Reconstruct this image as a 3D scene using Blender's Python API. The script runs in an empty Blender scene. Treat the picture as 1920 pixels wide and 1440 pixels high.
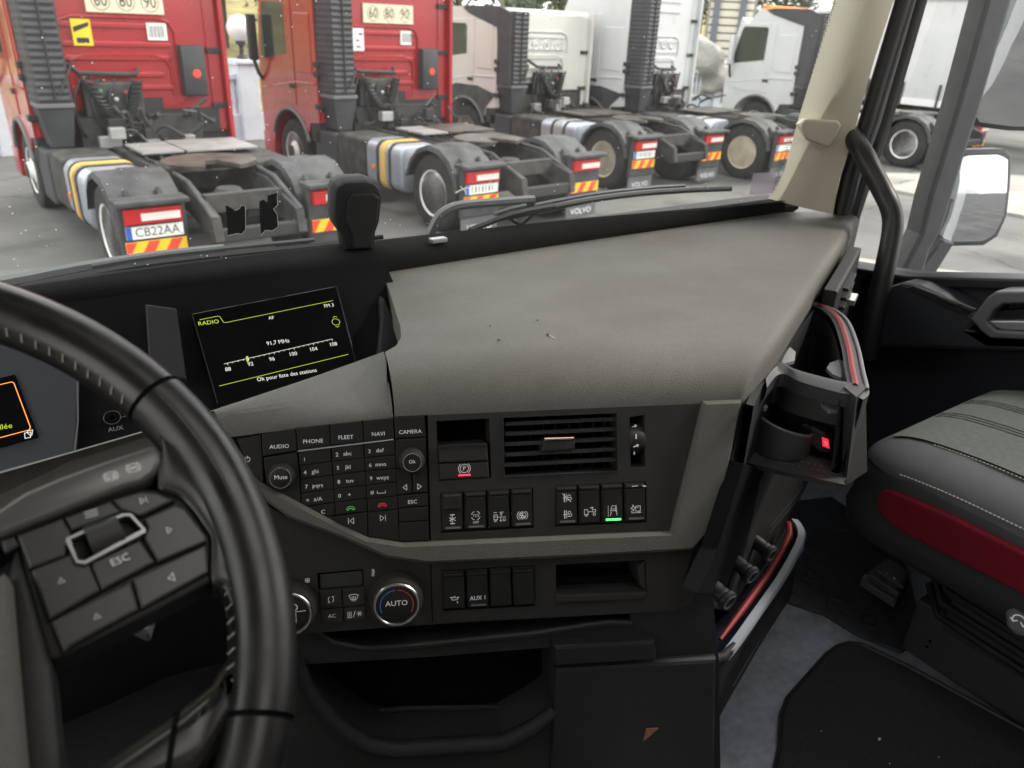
import bpy, bmesh, math, random
from mathutils import Vector, Matrix
random.seed(7)
V = Vector
rad = math.radians
S = bpy.context.scene
# ------------------------------------------------------------------ camera
FPX, YAW, PITCH, ROLL, H = 1440.0, rad(36), rad(25.2), rad(2.6), 2.6
DIR = V((math.sin(YAW)*math.cos(PITCH), math.cos(YAW)*math.cos(PITCH), -math.sin(PITCH)))
_r0 = V((math.cos(YAW), -math.sin(YAW), 0)); _u0 = _r0.cross(DIR)
UPV = _u0*math.cos(ROLL) - _r0*math.sin(ROLL)
RGT = _r0*math.cos(ROLL) + _u0*math.sin(ROLL)
CAM = V((0, 0, H))
cd = bpy.data.cameras.new('camera'); cam = bpy.data.objects.new('camera', cd); S.collection.objects.link(cam)
cam.matrix_world = Matrix(((RGT.x, UPV.x, -DIR.x, 0), (RGT.y, UPV.y, -DIR.y, 0), (RGT.z, UPV.z, -DIR.z, H), (0, 0, 0, 1)))
cd.sensor_width = 36; cd.lens = FPX/1920*36; cd.clip_start = .02; cd.clip_end = 2000
cd.dof.use_dof = True; cd.dof.focus_distance = .92; cd.dof.aperture_fstop = 8.5
S.camera = cam
# ------------------------------------------------------------------ light
SUN_EL, SUN_AZ = rad(42), rad(104)     # azimuth clockwise from +Y
w = bpy.data.worlds.new('World'); S.world = w; w.use_nodes = True
nt = w.node_tree; nt.nodes.clear(); L = nt.links.new
out = nt.nodes.new('ShaderNodeOutputWorld'); bg = nt.nodes.new('ShaderNodeBackground')
sky = nt.nodes.new('ShaderNodeTexSky'); sky.sky_type = 'NISHITA'; sky.sun_disc = False
sky.sun_elevation = SUN_EL; sky.sun_rotation = SUN_AZ; sky.air_density = 1.2; sky.dust_density = 4; sky.ozone_density = 1.5
tc = nt.nodes.new('ShaderNodeTexCoord'); mp = nt.nodes.new('ShaderNodeMapping'); mp.inputs['Scale'].default_value = (1, 1, 2.6)
nz = nt.nodes.new('ShaderNodeTexNoise'); nz.inputs['Scale'].default_value = 2.3; nz.inputs['Detail'].default_value = 7; nz.inputs['Roughness'].default_value = .58
cr = nt.nodes.new('ShaderNodeValToRGB'); cr.color_ramp.elements[0].position = .34; cr.color_ramp.elements[1].position = .6
cr.color_ramp.elements[0].color = (.42, .42, .42, 1); cr.color_ramp.elements[1].color = (1, 1, 1, 1)
mx = nt.nodes.new('ShaderNodeMixRGB'); mx.inputs[2].default_value = (14.0, 13.6, 13.0, 1)
L(tc.outputs['Generated'], mp.inputs[0]); L(mp.outputs[0], nz.inputs[0]); L(nz.outputs[0], cr.inputs[0])
L(cr.outputs[0], mx.inputs[0]); L(sky.outputs[0], mx.inputs[1]); L(mx.outputs[0], bg.inputs[0]); L(bg.outputs[0], out.inputs[0])
bg.inputs[1].default_value = .12
sd = bpy.data.lights.new('sun', 'SUN'); sd.energy = 1.4; sd.angle = rad(10); sd.color = (1, .94, .85)
so = bpy.data.objects.new('sun', sd); S.collection.objects.link(so); so.location = (0, 0, 30)
_sv = V((math.sin(SUN_AZ)*math.cos(SUN_EL), math.cos(SUN_AZ)*math.cos(SUN_EL), math.sin(SUN_EL)))
so.rotation_euler = _sv.to_track_quat('Z', 'Y').to_euler()
S.view_settings.view_transform = 'Standard'; S.view_settings.look = 'None'; S.view_settings.gamma = 1
S.view_settings.use_curve_mapping = False
S.view_settings.exposure = 1.05
S.cycles.use_denoising = True
S.cycles.max_bounces = 14; S.cycles.diffuse_bounces = 7; S.cycles.transparent_max_bounces = 16; S.cycles.caustics_reflective = False; S.cycles.caustics_refractive = False
# ------------------------------------------------------------------ pixel helpers (photo pixels, 1920 wide)
def ray(x, y): return DIR + RGT*((x-960)/FPX) - UPV*((y-720)/FPX)
def at(x, y, d): return CAM + ray(x, y)*d
def onz(x, y, z): v = ray(x, y); return CAM + v*(z/v.z)          # z relative to the camera
def onX(x, y, X): v = ray(x, y); return CAM + v*(X/v.x)
def onY(x, y, Y): v = ray(x, y); return CAM + v*(Y/v.y)
def gnd(x, y, z=0): return onz(x, y, z-H)
class Plane:
    def __init__(s, o, az=None, tilt=0, e=None, u=None):
        s.o = V(o)
        if e is None:
            a = rad(az); s.e = V((math.sin(a), math.cos(a), 0)); n = V((math.sin(a-math.pi/2), math.cos(a-math.pi/2), 0))
            s.u = V((0, 0, 1))*math.cos(rad(tilt)) + n*math.sin(rad(tilt))
        else: s.e = V(e).normalized(); s.u = V(u).normalized()
        s.n = s.e.cross(s.u).normalized()
    def pt(s, u, v, w=0): return s.o + s.e*u + s.u*v + s.n*w
    def uv(s, x, y, w=0):
        r = ray(x, y); o = s.o + s.n*w; p = CAM + r*((o-CAM).dot(s.n)/r.dot(s.n)) - s.o
        return (p.dot(s.e), p.dot(s.u))
    def hit(s, x, y, w=0): u, v = s.uv(x, y, w); return s.pt(u, v, w)
    def shift(s, w): return Plane(s.pt(0, 0, w), e=s.e, u=s.u)
# ------------------------------------------------------------------ objects
COL = S.collection
BASE = {}
def props(o, label=None, cat=None, group=None, kind=None):
    if label: o['label'] = label
    if cat: o['category'] = cat
    if group: o['group'] = group
    if kind: o['kind'] = kind
    return o
def thing(name, label, cat, loc=(0, 0, 0), group=None, rz=0):
    o = bpy.data.objects.new(name, None); COL.objects.link(o); o.location = loc; o.rotation_euler = (0, 0, rz); o.empty_display_size = .1
    BASE[o.name] = V(loc); return props(o, label, cat, group)
def copy_tree(o, parent=None):
    c = o.copy(); COL.objects.link(c); c.parent = parent
    for ch in list(o.children): copy_tree(ch, c)
    return c
_TXT = {}
def text_mesh(s):
    if s not in _TXT:
        cu = bpy.data.curves.new('t', 'FONT'); cu.body = s; cu.align_x = 'CENTER'; cu.align_y = 'CENTER'; cu.resolution_u = 2; cu.offset = 0
        o = bpy.data.objects.new('t', cu); COL.objects.link(o)
        bpy.context.view_layer.update()
        m = bpy.data.meshes.new_from_object(o.evaluated_get(bpy.context.evaluated_depsgraph_get()))
        vs = [tuple(v.co) for v in m.vertices]; fs = [tuple(p.vertices) for p in m.polygons]
        bpy.data.objects.remove(o); bpy.data.curves.remove(cu); bpy.data.meshes.remove(m); _TXT[s] = (vs, fs)
    return _TXT[s]
def ident(): return Plane((0, 0, 0), e=(1, 0, 0), u=(0, 1, 0))
def inset(poly, d):
    n = len(poly); A = sum(poly[i][0]*poly[(i+1) % n][1]-poly[(i+1) % n][0]*poly[i][1] for i in range(n))
    sg = 1 if A > 0 else -1; o = []
    for i in range(n):
        p0, p1, p2 = V(poly[i-1]), V(poly[i]), V(poly[(i+1) % n])
        a = (p1-p0); b = (p2-p1)
        if a.length < 1e-9 or b.length < 1e-9: o.append(tuple(p1)); continue
        a.normalize(); b.normalize(); na = V((-a.y, a.x))*sg; nb = V((-b.y, b.x))*sg
        m = na+nb
        if m.length < 1e-6: m = na
        k = d/max(.35, m.normalized().dot(na)); q = p1+m.normalized()*k; o.append((q.x, q.y))
    return o
class MB:
    def __init__(s): s.v = []; s.f = []; s.mi = []; s.cur = 0
    def add(s, vs, fs):
        b = len(s.v); s.v += [V(p) for p in vs]; s.f += [tuple(i+b for i in f) for f in fs]; s.mi += [s.cur]*len(fs); return s
    def quad(s, a, b, c, d): return s.add([a, b, c, d], [(0, 1, 2, 3)])
    def box(s, p0, p1, P=None, ch=0):
        P = P or ident(); x0, y0, z0 = p0; x1, y1, z1 = p1
        if x0 > x1: x0, x1 = x1, x0
        if y0 > y1: y0, y1 = y1, y0
        if z0 > z1: z0, z1 = z1, z0
        return s.prism([(x0, y0), (x1, y0), (x1, y1), (x0, y1)], z0, z1, P, ch)
    def cbox(s, p0, p1, c):            # box with all edges chamfered
        x0, y0, z0 = p0; x1, y1, z1 = p1
        bm = bmesh.new(); bmesh.ops.create_cube(bm, size=1)
        for v in bm.verts: v.co = V(((x0+x1)/2+v.co.x*abs(x1-x0), (y0+y1)/2+v.co.y*abs(y1-y0), (z0+z1)/2+v.co.z*abs(z1-z0)))
        bmesh.ops.bevel(bm, geom=bm.edges[:], offset=c, segments=2, affect='EDGES', profile=.6)
        return s.frombm(bm)
    def frombm(s, bm, M=None):
        bm.verts.index_update(); s.add([(M @ v.co if M else v.co.copy()) for v in bm.verts], [[v.index for v in f.verts] for f in bm.faces]); bm.free(); return s
    def prism(s, poly, w0, w1, P=None, ch=0, back=True):
        P = P or ident(); n = len(poly)
        A = sum(poly[i][0]*poly[(i+1) % n][1]-poly[(i+1) % n][0]*poly[i][1] for i in range(n))
        if A < 0: poly = poly[::-1]
        rings = [[P.pt(x, y, w0) for x, y in poly]]
        if ch:
            rings.append([P.pt(x, y, w1-ch) for x, y in poly])
            rings.append([P.pt(x, y, w1-ch*.3) for x, y in inset(poly, ch*.3)])
            rings.append([P.pt(x, y, w1) for x, y in inset(poly, ch)])
        else: rings.append([P.pt(x, y, w1) for x, y in poly])
        vs = [p for r in rings for p in r]; fs = []
        for k in range(len(rings)-1):
            for i in range(n):
                j = (i+1) % n; fs.append((k*n+i, k*n+j, (k+1)*n+j, (k+1)*n+i))
        fs.append(tuple((len(rings)-1)*n+i for i in range(n)))
        if back: fs.append(tuple(range(n))[::-1])
        return s.add(vs, fs)
    def plate(s, outer, holes, w0, w1, P):       # slab with openings
        bm = bmesh.new(); es = []
        loops = [outer]+holes
        for lp in loops:
            vs = [bm.verts.new((x, y, 0)) for x, y in lp]
            es += [bm.edges.new((vs[i], vs[(i+1) % len(vs)])) for i in range(len(vs))]
        bmesh.ops.triangle_fill(bm, use_beauty=True, edges=es)
        s.frombm(bm, None) if False else None
        bm.verts.index_update()
        s.add([P.pt(v.co.x, v.co.y, w1) for v in bm.verts], [[v.index for v in f.verts] for f in bm.faces]); bm.free()
        for lp in loops:
            n = len(lp); s.add([P.pt(x, y, w1) for x, y in lp]+[P.pt(x, y, w0) for x, y in lp], [(i, (i+1) % n, n+(i+1) % n, n+i) for i in range(n)])
        return s
    def tube(s, pts, r, n=10, cap=True):
        pts = [V(p) for p in pts]; m = len(pts); rs = r if isinstance(r, (list, tuple)) else [r]*m
        up = None; vs = []; fs = []
        for i, p in enumerate(pts):
            t = (pts[min(i+1, m-1)]-pts[max(i-1, 0)]).normalized()
            if up is None: up = t.orthogonal().normalized()
            up = (up-t*up.dot(t));
            if up.length < 1e-6: up = t.orthogonal()
            up.normalize(); b = t.cross(up)
            vs += [p+(up*math.cos(2*math.pi*k/n)+b*math.sin(2*math.pi*k/n))*rs[i] for k in range(n)]
        for i in range(m-1):
            for k in range(n): fs.append((i*n+k, i*n+(k+1) % n, (i+1)*n+(k+1) % n, (i+1)*n+k))
        if cap: fs += [tuple(range(n))[::-1], tuple((m-1)*n+k for k in range(n))]
        return s.add(vs, fs)
    def lathe(s, prof, o, ax, n=24, close=False):   # prof: (radius, height along ax)
        ax = V(ax).normalized(); a = ax.orthogonal().normalized(); b = ax.cross(a); o = V(o); m = len(prof); vs = []; fs = []
        for r, h in prof: vs += [o+ax*h+(a*math.cos(2*math.pi*k/n)+b*math.sin(2*math.pi*k/n))*r for k in range(n)]
        for i in range(m if close else m-1):
            j = (i+1) % m
            for k in range(n): fs.append((i*n+k, i*n+(k+1) % n, j*n+(k+1) % n, j*n+k))
        if not close:
            if prof[0][0] > 1e-6: fs.append(tuple(range(n))[::-1])
            if prof[-1][0] > 1e-6: fs.append(tuple((m-1)*n+k for k in range(n)))
        return s.add(vs, fs)
    def grid(s, rows):
        m = len(rows); n = len(rows[0]); return s.add([p for r in rows for p in r], [(i*n+j, i*n+j+1, (i+1)*n+j+1, (i+1)*n+j) for i in range(m-1) for j in range(n-1)])
    def stroke(s, P, pts, wd, w=0, closed=False):
        pts = [V(p) for p in pts]
        if closed: pts = pts+[pts[0]]
        for a, b in zip(pts[:-1], pts[1:]):
            d = b-a
            if d.length < 1e-7: continue
            d.normalize(); q = V((-d.y, d.x))*wd/2; e = d*wd*.35
            s.quad(P.pt(*(a-q-e), w), P.pt(*(b-q+e), w), P.pt(*(b+q+e), w), P.pt(*(a+q-e), w))
        return s
    def arc(s, P, c, r, a0, a1, wd, w=0, n=14):
        return s.stroke(P, [(c[0]+r*math.cos(rad(a0+(a1-a0)*i/n)), c[1]+r*math.sin(rad(a0+(a1-a0)*i/n))) for i in range(n+1)], wd, w)
    def text(s, P, t, c, size, w=0, sx=1, rot=0):
        vs, fs = text_mesh(t); cs, sn = math.cos(rot), math.sin(rot)
        return s.add([P.pt(c[0]+(x*sx*cs-y*sn)*size, c[1]+(x*sx*sn+y*cs)*size, w) for x, y, z in vs], fs)
    def build(s, name, mat, parent=None, smooth=False, local=False, loc=None):
        me = bpy.data.meshes.new(name); b = V((0, 0, 0)); r = parent
        while r is not None and r.parent is not None: r = r.parent
        if r is not None and not local: b = BASE.get(r.name, b)
        if parent is None and loc is not None: b = V(loc)
        me.from_pydata([tuple(p-b) for p in s.v], [], s.f)
        mats = mat if isinstance(mat, (list, tuple)) else [mat]
        for m in mats: me.materials.append(m)
        if len(mats) > 1: me.polygons.foreach_set('material_index', s.mi)
        bm = bmesh.new(); bm.from_mesh(me)
        if smooth: bmesh.ops.remove_doubles(bm, verts=bm.verts, dist=1e-5)
        bmesh.ops.recalc_face_normals(bm, faces=bm.faces); bm.to_mesh(me); bm.free()
        if smooth:
            me.polygons.foreach_set('use_smooth', [True]*len(me.polygons))
            if smooth != 'all': me.set_sharp_from_angle(angle=rad(smooth if smooth is not True else 38))
        o = bpy.data.objects.new(name, me); COL.objects.link(o)
        if parent is not None: o.parent = parent
        else: o.location = b; BASE[o.name] = b
        return o
def smoothp(P, n=4):
    o = []
    for i in range(len(P)-1):
        p0, p1, p2, p3 = P[max(i-1, 0)], P[i], P[i+1], P[min(i+2, len(P)-1)]
        for k in range(n):
            t_ = k/n; o.append(.5*((2*p1)+(p2-p0)*t_+(2*p0-5*p1+4*p2-p3)*t_*t_+(3*p1-p0-3*p2+p3)*t_**3))
    return o+[P[-1]]
# ------------------------------------------------------------------ materials
def pbr(name, col, rough=.5, metal=0, bump=None, var=None, spec=.5, emit=None, coat=0, rvar=None, stain=None):
    m = bpy.data.materials.new(name); m.use_nodes = True; t = m.node_tree; b = t.nodes['Principled BSDF']
    b.inputs['Base Color'].default_value = (*col, 1); b.inputs['Roughness'].default_value = rough; b.inputs['Metallic'].default_value = metal
    b.inputs['Specular IOR Level'].default_value = spec
    if coat: b.inputs['Coat Weight'].default_value = coat; b.inputs['Coat Roughness'].default_value = .08
    if emit: b.inputs['Emission Color'].default_value = (*emit[0], 1); b.inputs['Emission Strength'].default_value = emit[1]
    tc = t.nodes.new('ShaderNodeTexCoord')
    if var:           # (scale, amount) brightness mottling ; optional third colour
        n = t.nodes.new('ShaderNodeTexNoise'); n.inputs['Scale'].default_value = var[0]; n.inputs['Detail'].default_value = 6
        r = t.nodes.new('ShaderNodeValToRGB'); r.color_ramp.elements[0].position = .3; r.color_ramp.elements[1].position = .7
        c2 = var[2] if len(var) > 2 else tuple(min(1, c*(1+var[1])) for c in col); c1 = tuple(c*(1-var[1]) for c in col)
        r.color_ramp.elements[0].color = (*c1, 1); r.color_ramp.elements[1].color = (*c2, 1)
        t.links.new(tc.outputs['Object'], n.inputs['Vector']); t.links.new(n.outputs['Fac'], r.inputs[0]); t.links.new(r.outputs[0], b.inputs['Base Color'])
    if stain:         # (scale, amount) broad wipe marks and dust
        src = b.inputs['Base Color'].links[0].from_socket if b.inputs['Base Color'].links else None
        mp = t.nodes.new('ShaderNodeMapping'); mp.inputs['Scale'].default_value = (1, 1.9, 1); mp.inputs['Rotation'].default_value = (0, 0, .5)
        n = t.nodes.new('ShaderNodeTexNoise'); n.inputs['Scale'].default_value = stain[0]; n.inputs['Detail'].default_value = 8; n.inputs['Roughness'].default_value = .65
        q = t.nodes.new('ShaderNodeMapRange'); q.inputs[1].default_value = .35; q.inputs[2].default_value = .68; q.inputs[3].default_value = 1-stain[1]; q.inputs[4].default_value = 1+stain[1]
        x = t.nodes.new('ShaderNodeMixRGB'); x.blend_type = 'MULTIPLY'; x.inputs[0].default_value = 1; x.inputs[1].default_value = (*col, 1)
        t.links.new(tc.outputs['Object'], mp.inputs[0]); t.links.new(mp.outputs[0], n.inputs['Vector']); t.links.new(n.outputs['Fac'], q.inputs[0])
        if src: t.links.new(src, x.inputs[1])
        t.links.new(q.outputs[0], x.inputs[2]); t.links.new(x.outputs[0], b.inputs['Base Color'])
    if rvar:
        n = t.nodes.new('ShaderNodeTexNoise'); n.inputs['Scale'].default_value = rvar[0]; n.inputs['Detail'].default_value = 5
        q = t.nodes.new('ShaderNodeMapRange'); q.inputs[1].default_value = .3; q.inputs[2].default_value = .7; q.inputs[3].default_value = max(.05, rough-rvar[1]); q.inputs[4].default_value = min(1, rough+rvar[1])
        t.links.new(tc.outputs['Object'], n.inputs['Vector']); t.links.new(n.outputs['Fac'], q.inputs[0]); t.links.new(q.outputs[0], b.inputs['Roughness'])
    if bump:          # (kind, scale, strength, distance)
        if bump[0] == 'v': n = t.nodes.new('ShaderNodeTexVoronoi'); n.inputs['Scale'].default_value = bump[1]; o = n.outputs['Distance']
        else: n = t.nodes.new('ShaderNodeTexNoise'); n.inputs['Scale'].default_value = bump[1]; n.inputs['Detail'].default_value = 3; o = n.outputs['Fac']
        k = t.nodes.new('ShaderNodeBump'); k.inputs['Strength'].default_value = bump[2]; k.inputs['Distance'].default_value = bump[3]
        t.links.new(tc.outputs['Object'], n.inputs['Vector']); t.links.new(o, k.inputs['Height']); t.links.new(k.outputs[0], b.inputs['Normal'])
    return m
def glass(name, tint=(1, 1, 1), dust=.03, gloss=.05, specks=0):
    m = bpy.data.materials.new(name); m.use_nodes = True; t = m.node_tree; t.nodes.clear(); Lk = t.links.new
    o = t.nodes.new('ShaderNodeOutputMaterial'); tr = t.nodes.new('ShaderNodeBsdfTransparent'); tr.inputs[0].default_value = (*tint, 1)
    gl = t.nodes.new('ShaderNodeBsdfGlossy'); gl.inputs['Roughness'].default_value = .02
    df = t.nodes.new('ShaderNodeBsdfDiffuse'); df.inputs[0].default_value = (.75, .75, .75, 1); tl = t.nodes.new('ShaderNodeBsdfTranslucent'); tl.inputs[0].default_value = (.8, .8, .8, 1)
    ad = t.nodes.new('ShaderNodeMixShader'); Lk(df.outputs[0], ad.inputs[1]); Lk(tl.outputs[0], ad.inputs[2])
    m1 = t.nodes.new('ShaderNodeMixShader'); Lk(tr.outputs[0], m1.inputs[1]); Lk(ad.outputs[0], m1.inputs[2])
    tc = t.nodes.new('ShaderNodeTexCoord'); n = t.nodes.new('ShaderNodeTexNoise'); n.inputs['Scale'].default_value = 3; n.inputs['Detail'].default_value = 8
    Lk(tc.outputs['Object'], n.inputs['Vector']); mm = t.nodes.new('ShaderNodeMath'); mm.operation = 'MULTIPLY'; mm.inputs[1].default_value = dust*2
    Lk(n.outputs['Fac'], mm.inputs[0]); fac = mm.outputs[0]
    if specks:
        v = t.nodes.new('ShaderNodeTexVoronoi'); v.inputs['Scale'].default_value = 75; v.inputs['Randomness'].default_value = 1
        lt = t.nodes.new('ShaderNodeMath'); lt.operation = 'LESS_THAN'; lt.inputs[1].default_value = .1
        Lk(tc.outputs['Object'], v.inputs['Vector']); Lk(v.outputs['Distance'], lt.inputs[0])
        n2 = t.nodes.new('ShaderNodeTexNoise'); n2.inputs['Scale'].default_value = 14; Lk(tc.outputs['Object'], n2.inputs['Vector'])
        g2 = t.nodes.new('ShaderNodeMath'); g2.operation = 'GREATER_THAN'; g2.inputs[1].default_value = .54; Lk(n2.outputs['Fac'], g2.inputs[0])
        ml = t.nodes.new('ShaderNodeMath'); ml.operation = 'MULTIPLY'; Lk(lt.outputs[0], ml.inputs[0]); Lk(g2.outputs[0], ml.inputs[1])
        m3 = t.nodes.new('ShaderNodeMath'); m3.operation = 'MULTIPLY_ADD'; m3.inputs[1].default_value = specks; Lk(ml.outputs[0], m3.inputs[0]); Lk(fac, m3.inputs[2]); fac = m3.outputs[0]
    Lk(fac, m1.inputs[0])
    fr = t.nodes.new('ShaderNodeFresnel'); fr.inputs[0].default_value = 1.25
    m2 = t.nodes.new('ShaderNodeMixShader'); Lk(fr.outputs[0], m2.inputs[0]); Lk(m1.outputs[0], m2.inputs[1]); Lk(gl.outputs[0], m2.inputs[2])
    Lk(m2.outputs[0], o.inputs['Surface']); return m
M = {}
M['pad'] = pbr('grey dash padding', (.118, .1145, .103), .62, bump=('v', 850, .6, .001), var=(800, .14), rvar=(4, .14), spec=.4, stain=(5, .09))
M['trim'] = pbr('taupe dash trim', (.095, .0915, .0815), .6, bump=('v', 850, .6, .001), var=(800, .14), spec=.35, stain=(7, .07))
M['panel'] = pbr('dark brown grey panel', (.03, .028, .026), .6, spec=.22, bump=('n', 900, .12, .0004), var=(30, .08))
M['key'] = pbr('key plastic', (.015, .0145, .0145), .5, spec=.25, bump=('n', 1200, .08, .0003))
M['black'] = pbr('black plastic', (.023, .023, .0235), .55, spec=.3, stain=(9, .2), bump=('v', 700, .25, .0005))
M['blackmatte'] = pbr('matte black', (.007, .007, .008), .8, spec=.08)
M['softblack'] = pbr('soft black moulding', (.02, .02, .022), .6, spec=.25, bump=('v', 560, .45, .0008))
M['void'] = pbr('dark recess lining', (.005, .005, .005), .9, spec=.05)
M['leather'] = pbr('black leather', (.007, .0067, .0066), .32, bump=('n', 1500, .12, .0003), rvar=(18, .14), spec=.48)
M['rim'] = pbr('black rim moulding', (.008, .008, .0085), .85, spec=.1, bump=('v', 560, .4, .0008))
M['paleedge'] = pbr('pale blue grey edge', (.30, .33, .38), .45)
M['shell'] = pbr('dark grey moulded shell', (.04, .04, .042), .5, spec=.4, bump=('v', 800, .4, .0006))
M['thread'] = pbr('grey thread', (.3, .28, .25), .8)
M['legend'] = pbr('white legend print', (.62, .61, .6), .6, emit=((.9, .88, .85), .07))
M['legendgreen'] = pbr('green legend', (.1, .5, .1), .6, emit=((.2, .8, .15), .15))
M['legendred'] = pbr('red legend', (.6, .05, .05), .6, emit=((.9, .05, .08), .2))
M['chrome'] = pbr('satin metal ring', (.55, .53, .52), .25, 1)
M['silver'] = pbr('silver painted plastic', (.42, .43, .45), .35, .6)
M['grey'] = pbr('grey plastic', (.12, .12, .125), .45)
M['screen'] = pbr('display glass', (.002, .002, .003), .16, spec=.4, rvar=(14, .06))
M['lime'] = pbr('lime screen light', (0, 0, 0), .5, emit=((.62, .74, .06), .5))
M['scrwhite'] = pbr('white screen light', (0, 0, 0), .5, emit=((.82, .84, .72), .55))
M['orange'] = pbr('orange screen light', (0, 0, 0), .5, emit=((1, .33, .06), .8))
M['ledred'] = pbr('red lamp', (.2, 0, 0), .4, emit=((1, .02, .06), 2.2))
M['ledgreen'] = pbr('green lamp', (0, .2, 0), .4, emit=((.1, 1, .18), 1.3))
M['redtrim'] = pbr('red anodised trim', (.22, .010, .016), .55, 0, spec=.3)
M['beige'] = pbr('beige pillar cover', (.6, .555, .43), .6, bump=('n', 500, .15, .0005), var=(6, .03))
M['rubber'] = pbr('black rubber', (.012, .012, .013), .55)
M['floor'] = pbr('grey vinyl floor', (.25, .275, .32), .5, bump=('n', 260, .35, .0012), var=(70, .16), stain=(11, .22))
M['mat'] = pbr('black carpet mat', (.02, .02, .0225), .95, bump=('n', 700, .7, .002), var=(160, .3))
M['rubbermat'] = pbr('moulded rubber mat', (.032, .037, .046), .5, bump=('n', 70, .5, .004), var=(40, .3))
M['seatcloth'] = pbr('grey green seat cloth', (.078, .088, .081), .9, bump=('n', 900, .5, .0008), var=(120, .15))
M['seatleather'] = pbr('grey seat vinyl', (.055, .058, .064), .68, spec=.3, bump=('v', 800, .4, .0006), var=(25, .1))
M['seatdark'] = pbr('dark seat vinyl', (.028, .028, .029), .65, spec=.3, bump=('v', 800, .4, .0006))
M['seatred'] = pbr('red seat cloth', (.125, .004, .012), .8, spec=.2, bump=('n', 900, .4, .0006), var=(60, .1))
M['lining'] = pbr('pale cab lining', (.56, .54, .5), .9, var=(8, .05))
M['glass'] = glass('windscreen glass', (.94, .965, .955), .03, specks=.5)
M['sideglass'] = glass('door glass', (.93, .95, .95), .02)
M['mirror'] = pbr('mirror glass', (.46, .48, .5), .015, 1)
M['blue'] = pbr('blue pocket carpet', (.03, .045, .085), .95, bump=('n', 800, .7, .002), var=(90, .3))
M['navy'] = pbr('dark blue black plastic', (.028, .031, .04), .5, bump=('v', 600, .3, .0005))
# ================================================================== CAB SHELL (setting)
FLZ = H-1.0
def wsY(x, z): return 1.19 - .085*((x-.45)/1.1)**2 - .16*(z-H+.347)
def hitws(px, py, off=0):
    Y = 1.15
    for _ in range(8): p = onY(px, py, Y); Y = wsY(p.x, p.z)+off
    return onY(px, py, Y)
def struct(name, mb, mat, **k):
    o = mb.build(name, mat, None, **k); o['kind'] = 'structure'; return o
m = MB(); m.box((-.75, -1.1, FLZ-.05), (1.7, 1.22, FLZ)); struct('floor', m, M['floor'])
m = MB()
P_ = Plane((0, 0, H+.78), e=(1, 0, 0), u=(0, 1, 0))
m.plate([(-.8, -1.15), (1.72, -1.15), (1.72, 1.06), (-.8, 1.06)], [[(.1, -.55), (.85, -.55), (.85, .35), (.1, .35)]], 0, .04, P_); struct('cab_roof', m, M['lining'])  # out-of-view hatch opening added to let more daylight into the cab
m = MB(); m.box((-.8, -1.15, FLZ), (1.72, -1.1, H+.78)); struct('cab_back_wall', m, M['lining'])
m = MB(); P_ = Plane((-.75, 0, H), e=(0, 1, 0), u=(0, 0, 1))
m.plate([(-1.1, -1.0), (1.2, -1.0), (1.15, -.36), (1.0, .78), (-1.1, .78)], [[(-.05, -.42), (1.03, -.42), (.9, .5), (-.05, .5)]], 0, -.05, P_); struct('cab_left_wall', m, M['lining'])
m = MB(); m.box((1.70, -1.1, FLZ-.3), (1.76, -.32, H+.78)); struct('cab_right_wall', m, pbr('white cab skin', (.75, .76, .78), .25, var=(3, .03), coat=.4))
m = MB(); m.box((-.75, 1.215, FLZ-.05), (1.7, 1.26, H-.375)); struct('cab_front_wall', m, M['softblack'])
m = MB(); m.box((1.66, .93, FLZ), (1.70, 1.24, H-.50)); struct('cab_side_panel', m, M['navy'])
m = MB(); m.box((-.75, .98, H+.62), (1.62, 1.04, H+.83)); struct('windscreen_header', m, M['lining'])
# windscreen
t = thing('windscreen', 'large dusty curved windscreen above the dashboard', 'windscreen', (.45, 1.18, H-.36))
m = MB(); m.grid([[V((x, wsY(x, H+z), H+z)) for x in [-.74+2.34*i/24 for i in range(25)]] for z in [-.372+.07*j for j in range(17)]]); m.build('pane', M['glass'], t, smooth='all')
m = MB(); zz = H-.3
for r in range(190):
    for c in range(4):
        z = H-.32+r*.005; x = 1.514-.005*c-(.0025 if r % 2 else 0); rr = .0019-.00035*c; y = wsY(x, z)-.004
        m.add([V((x+rr*math.cos(a*math.pi/3), y, z+rr*math.sin(a*math.pi/3))) for a in range(6)], [(0, 1, 2, 3, 4, 5)])
o = m.build('dot_band', M['blackmatte'], t); o['kind'] = 'stuff'
# torn black tape, sticker and marks on the glass
def on_glass(name, px, mat, label, cat, thick=.002, off=-.006):
    P = [hitws(x, y, off) for x, y in px]; c = sum(P, V())/len(P); n = (CAM-c).normalized(); m = MB(); k = len(P)
    m.add(P+[p-n*thick for p in P], [tuple(range(k)), tuple(range(k, 2*k))[::-1]]+[(i, (i+1) % k, k+(i+1) % k, k+i) for i in range(k)])
    return props(m.build(name, mat, None, loc=c), label, cat)
M['tape'] = pbr('black tape', (.01, .01, .011), .6, bump=('n', 300, .5, .001)); M['tapeedge'] = pbr('tape glue edge', (.4, .38, .36), .9)
tp = on_glass('tape_scrap', [(423, 384), (430, 388), (440, 394), (449, 390), (452, 384), (460, 387), (460, 430), (454, 438), (444, 437), (427, 441), (425, 410)], M['tape'], 'left scrap of torn black tape stuck on the windscreen', 'tape')
m = MB(); g = Plane(hitws(440, 412, -.009), 100, 5); pts = [g.uv(x, y) for x, y in ((423, 384), (430, 389), (440, 395), (449, 391), (452, 384), (460, 387), (461, 430), (454, 439), (444, 438), (427, 442))]
m.stroke(g, pts, .0012); m.build('torn_edge', M['tapeedge'], tp)
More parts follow.
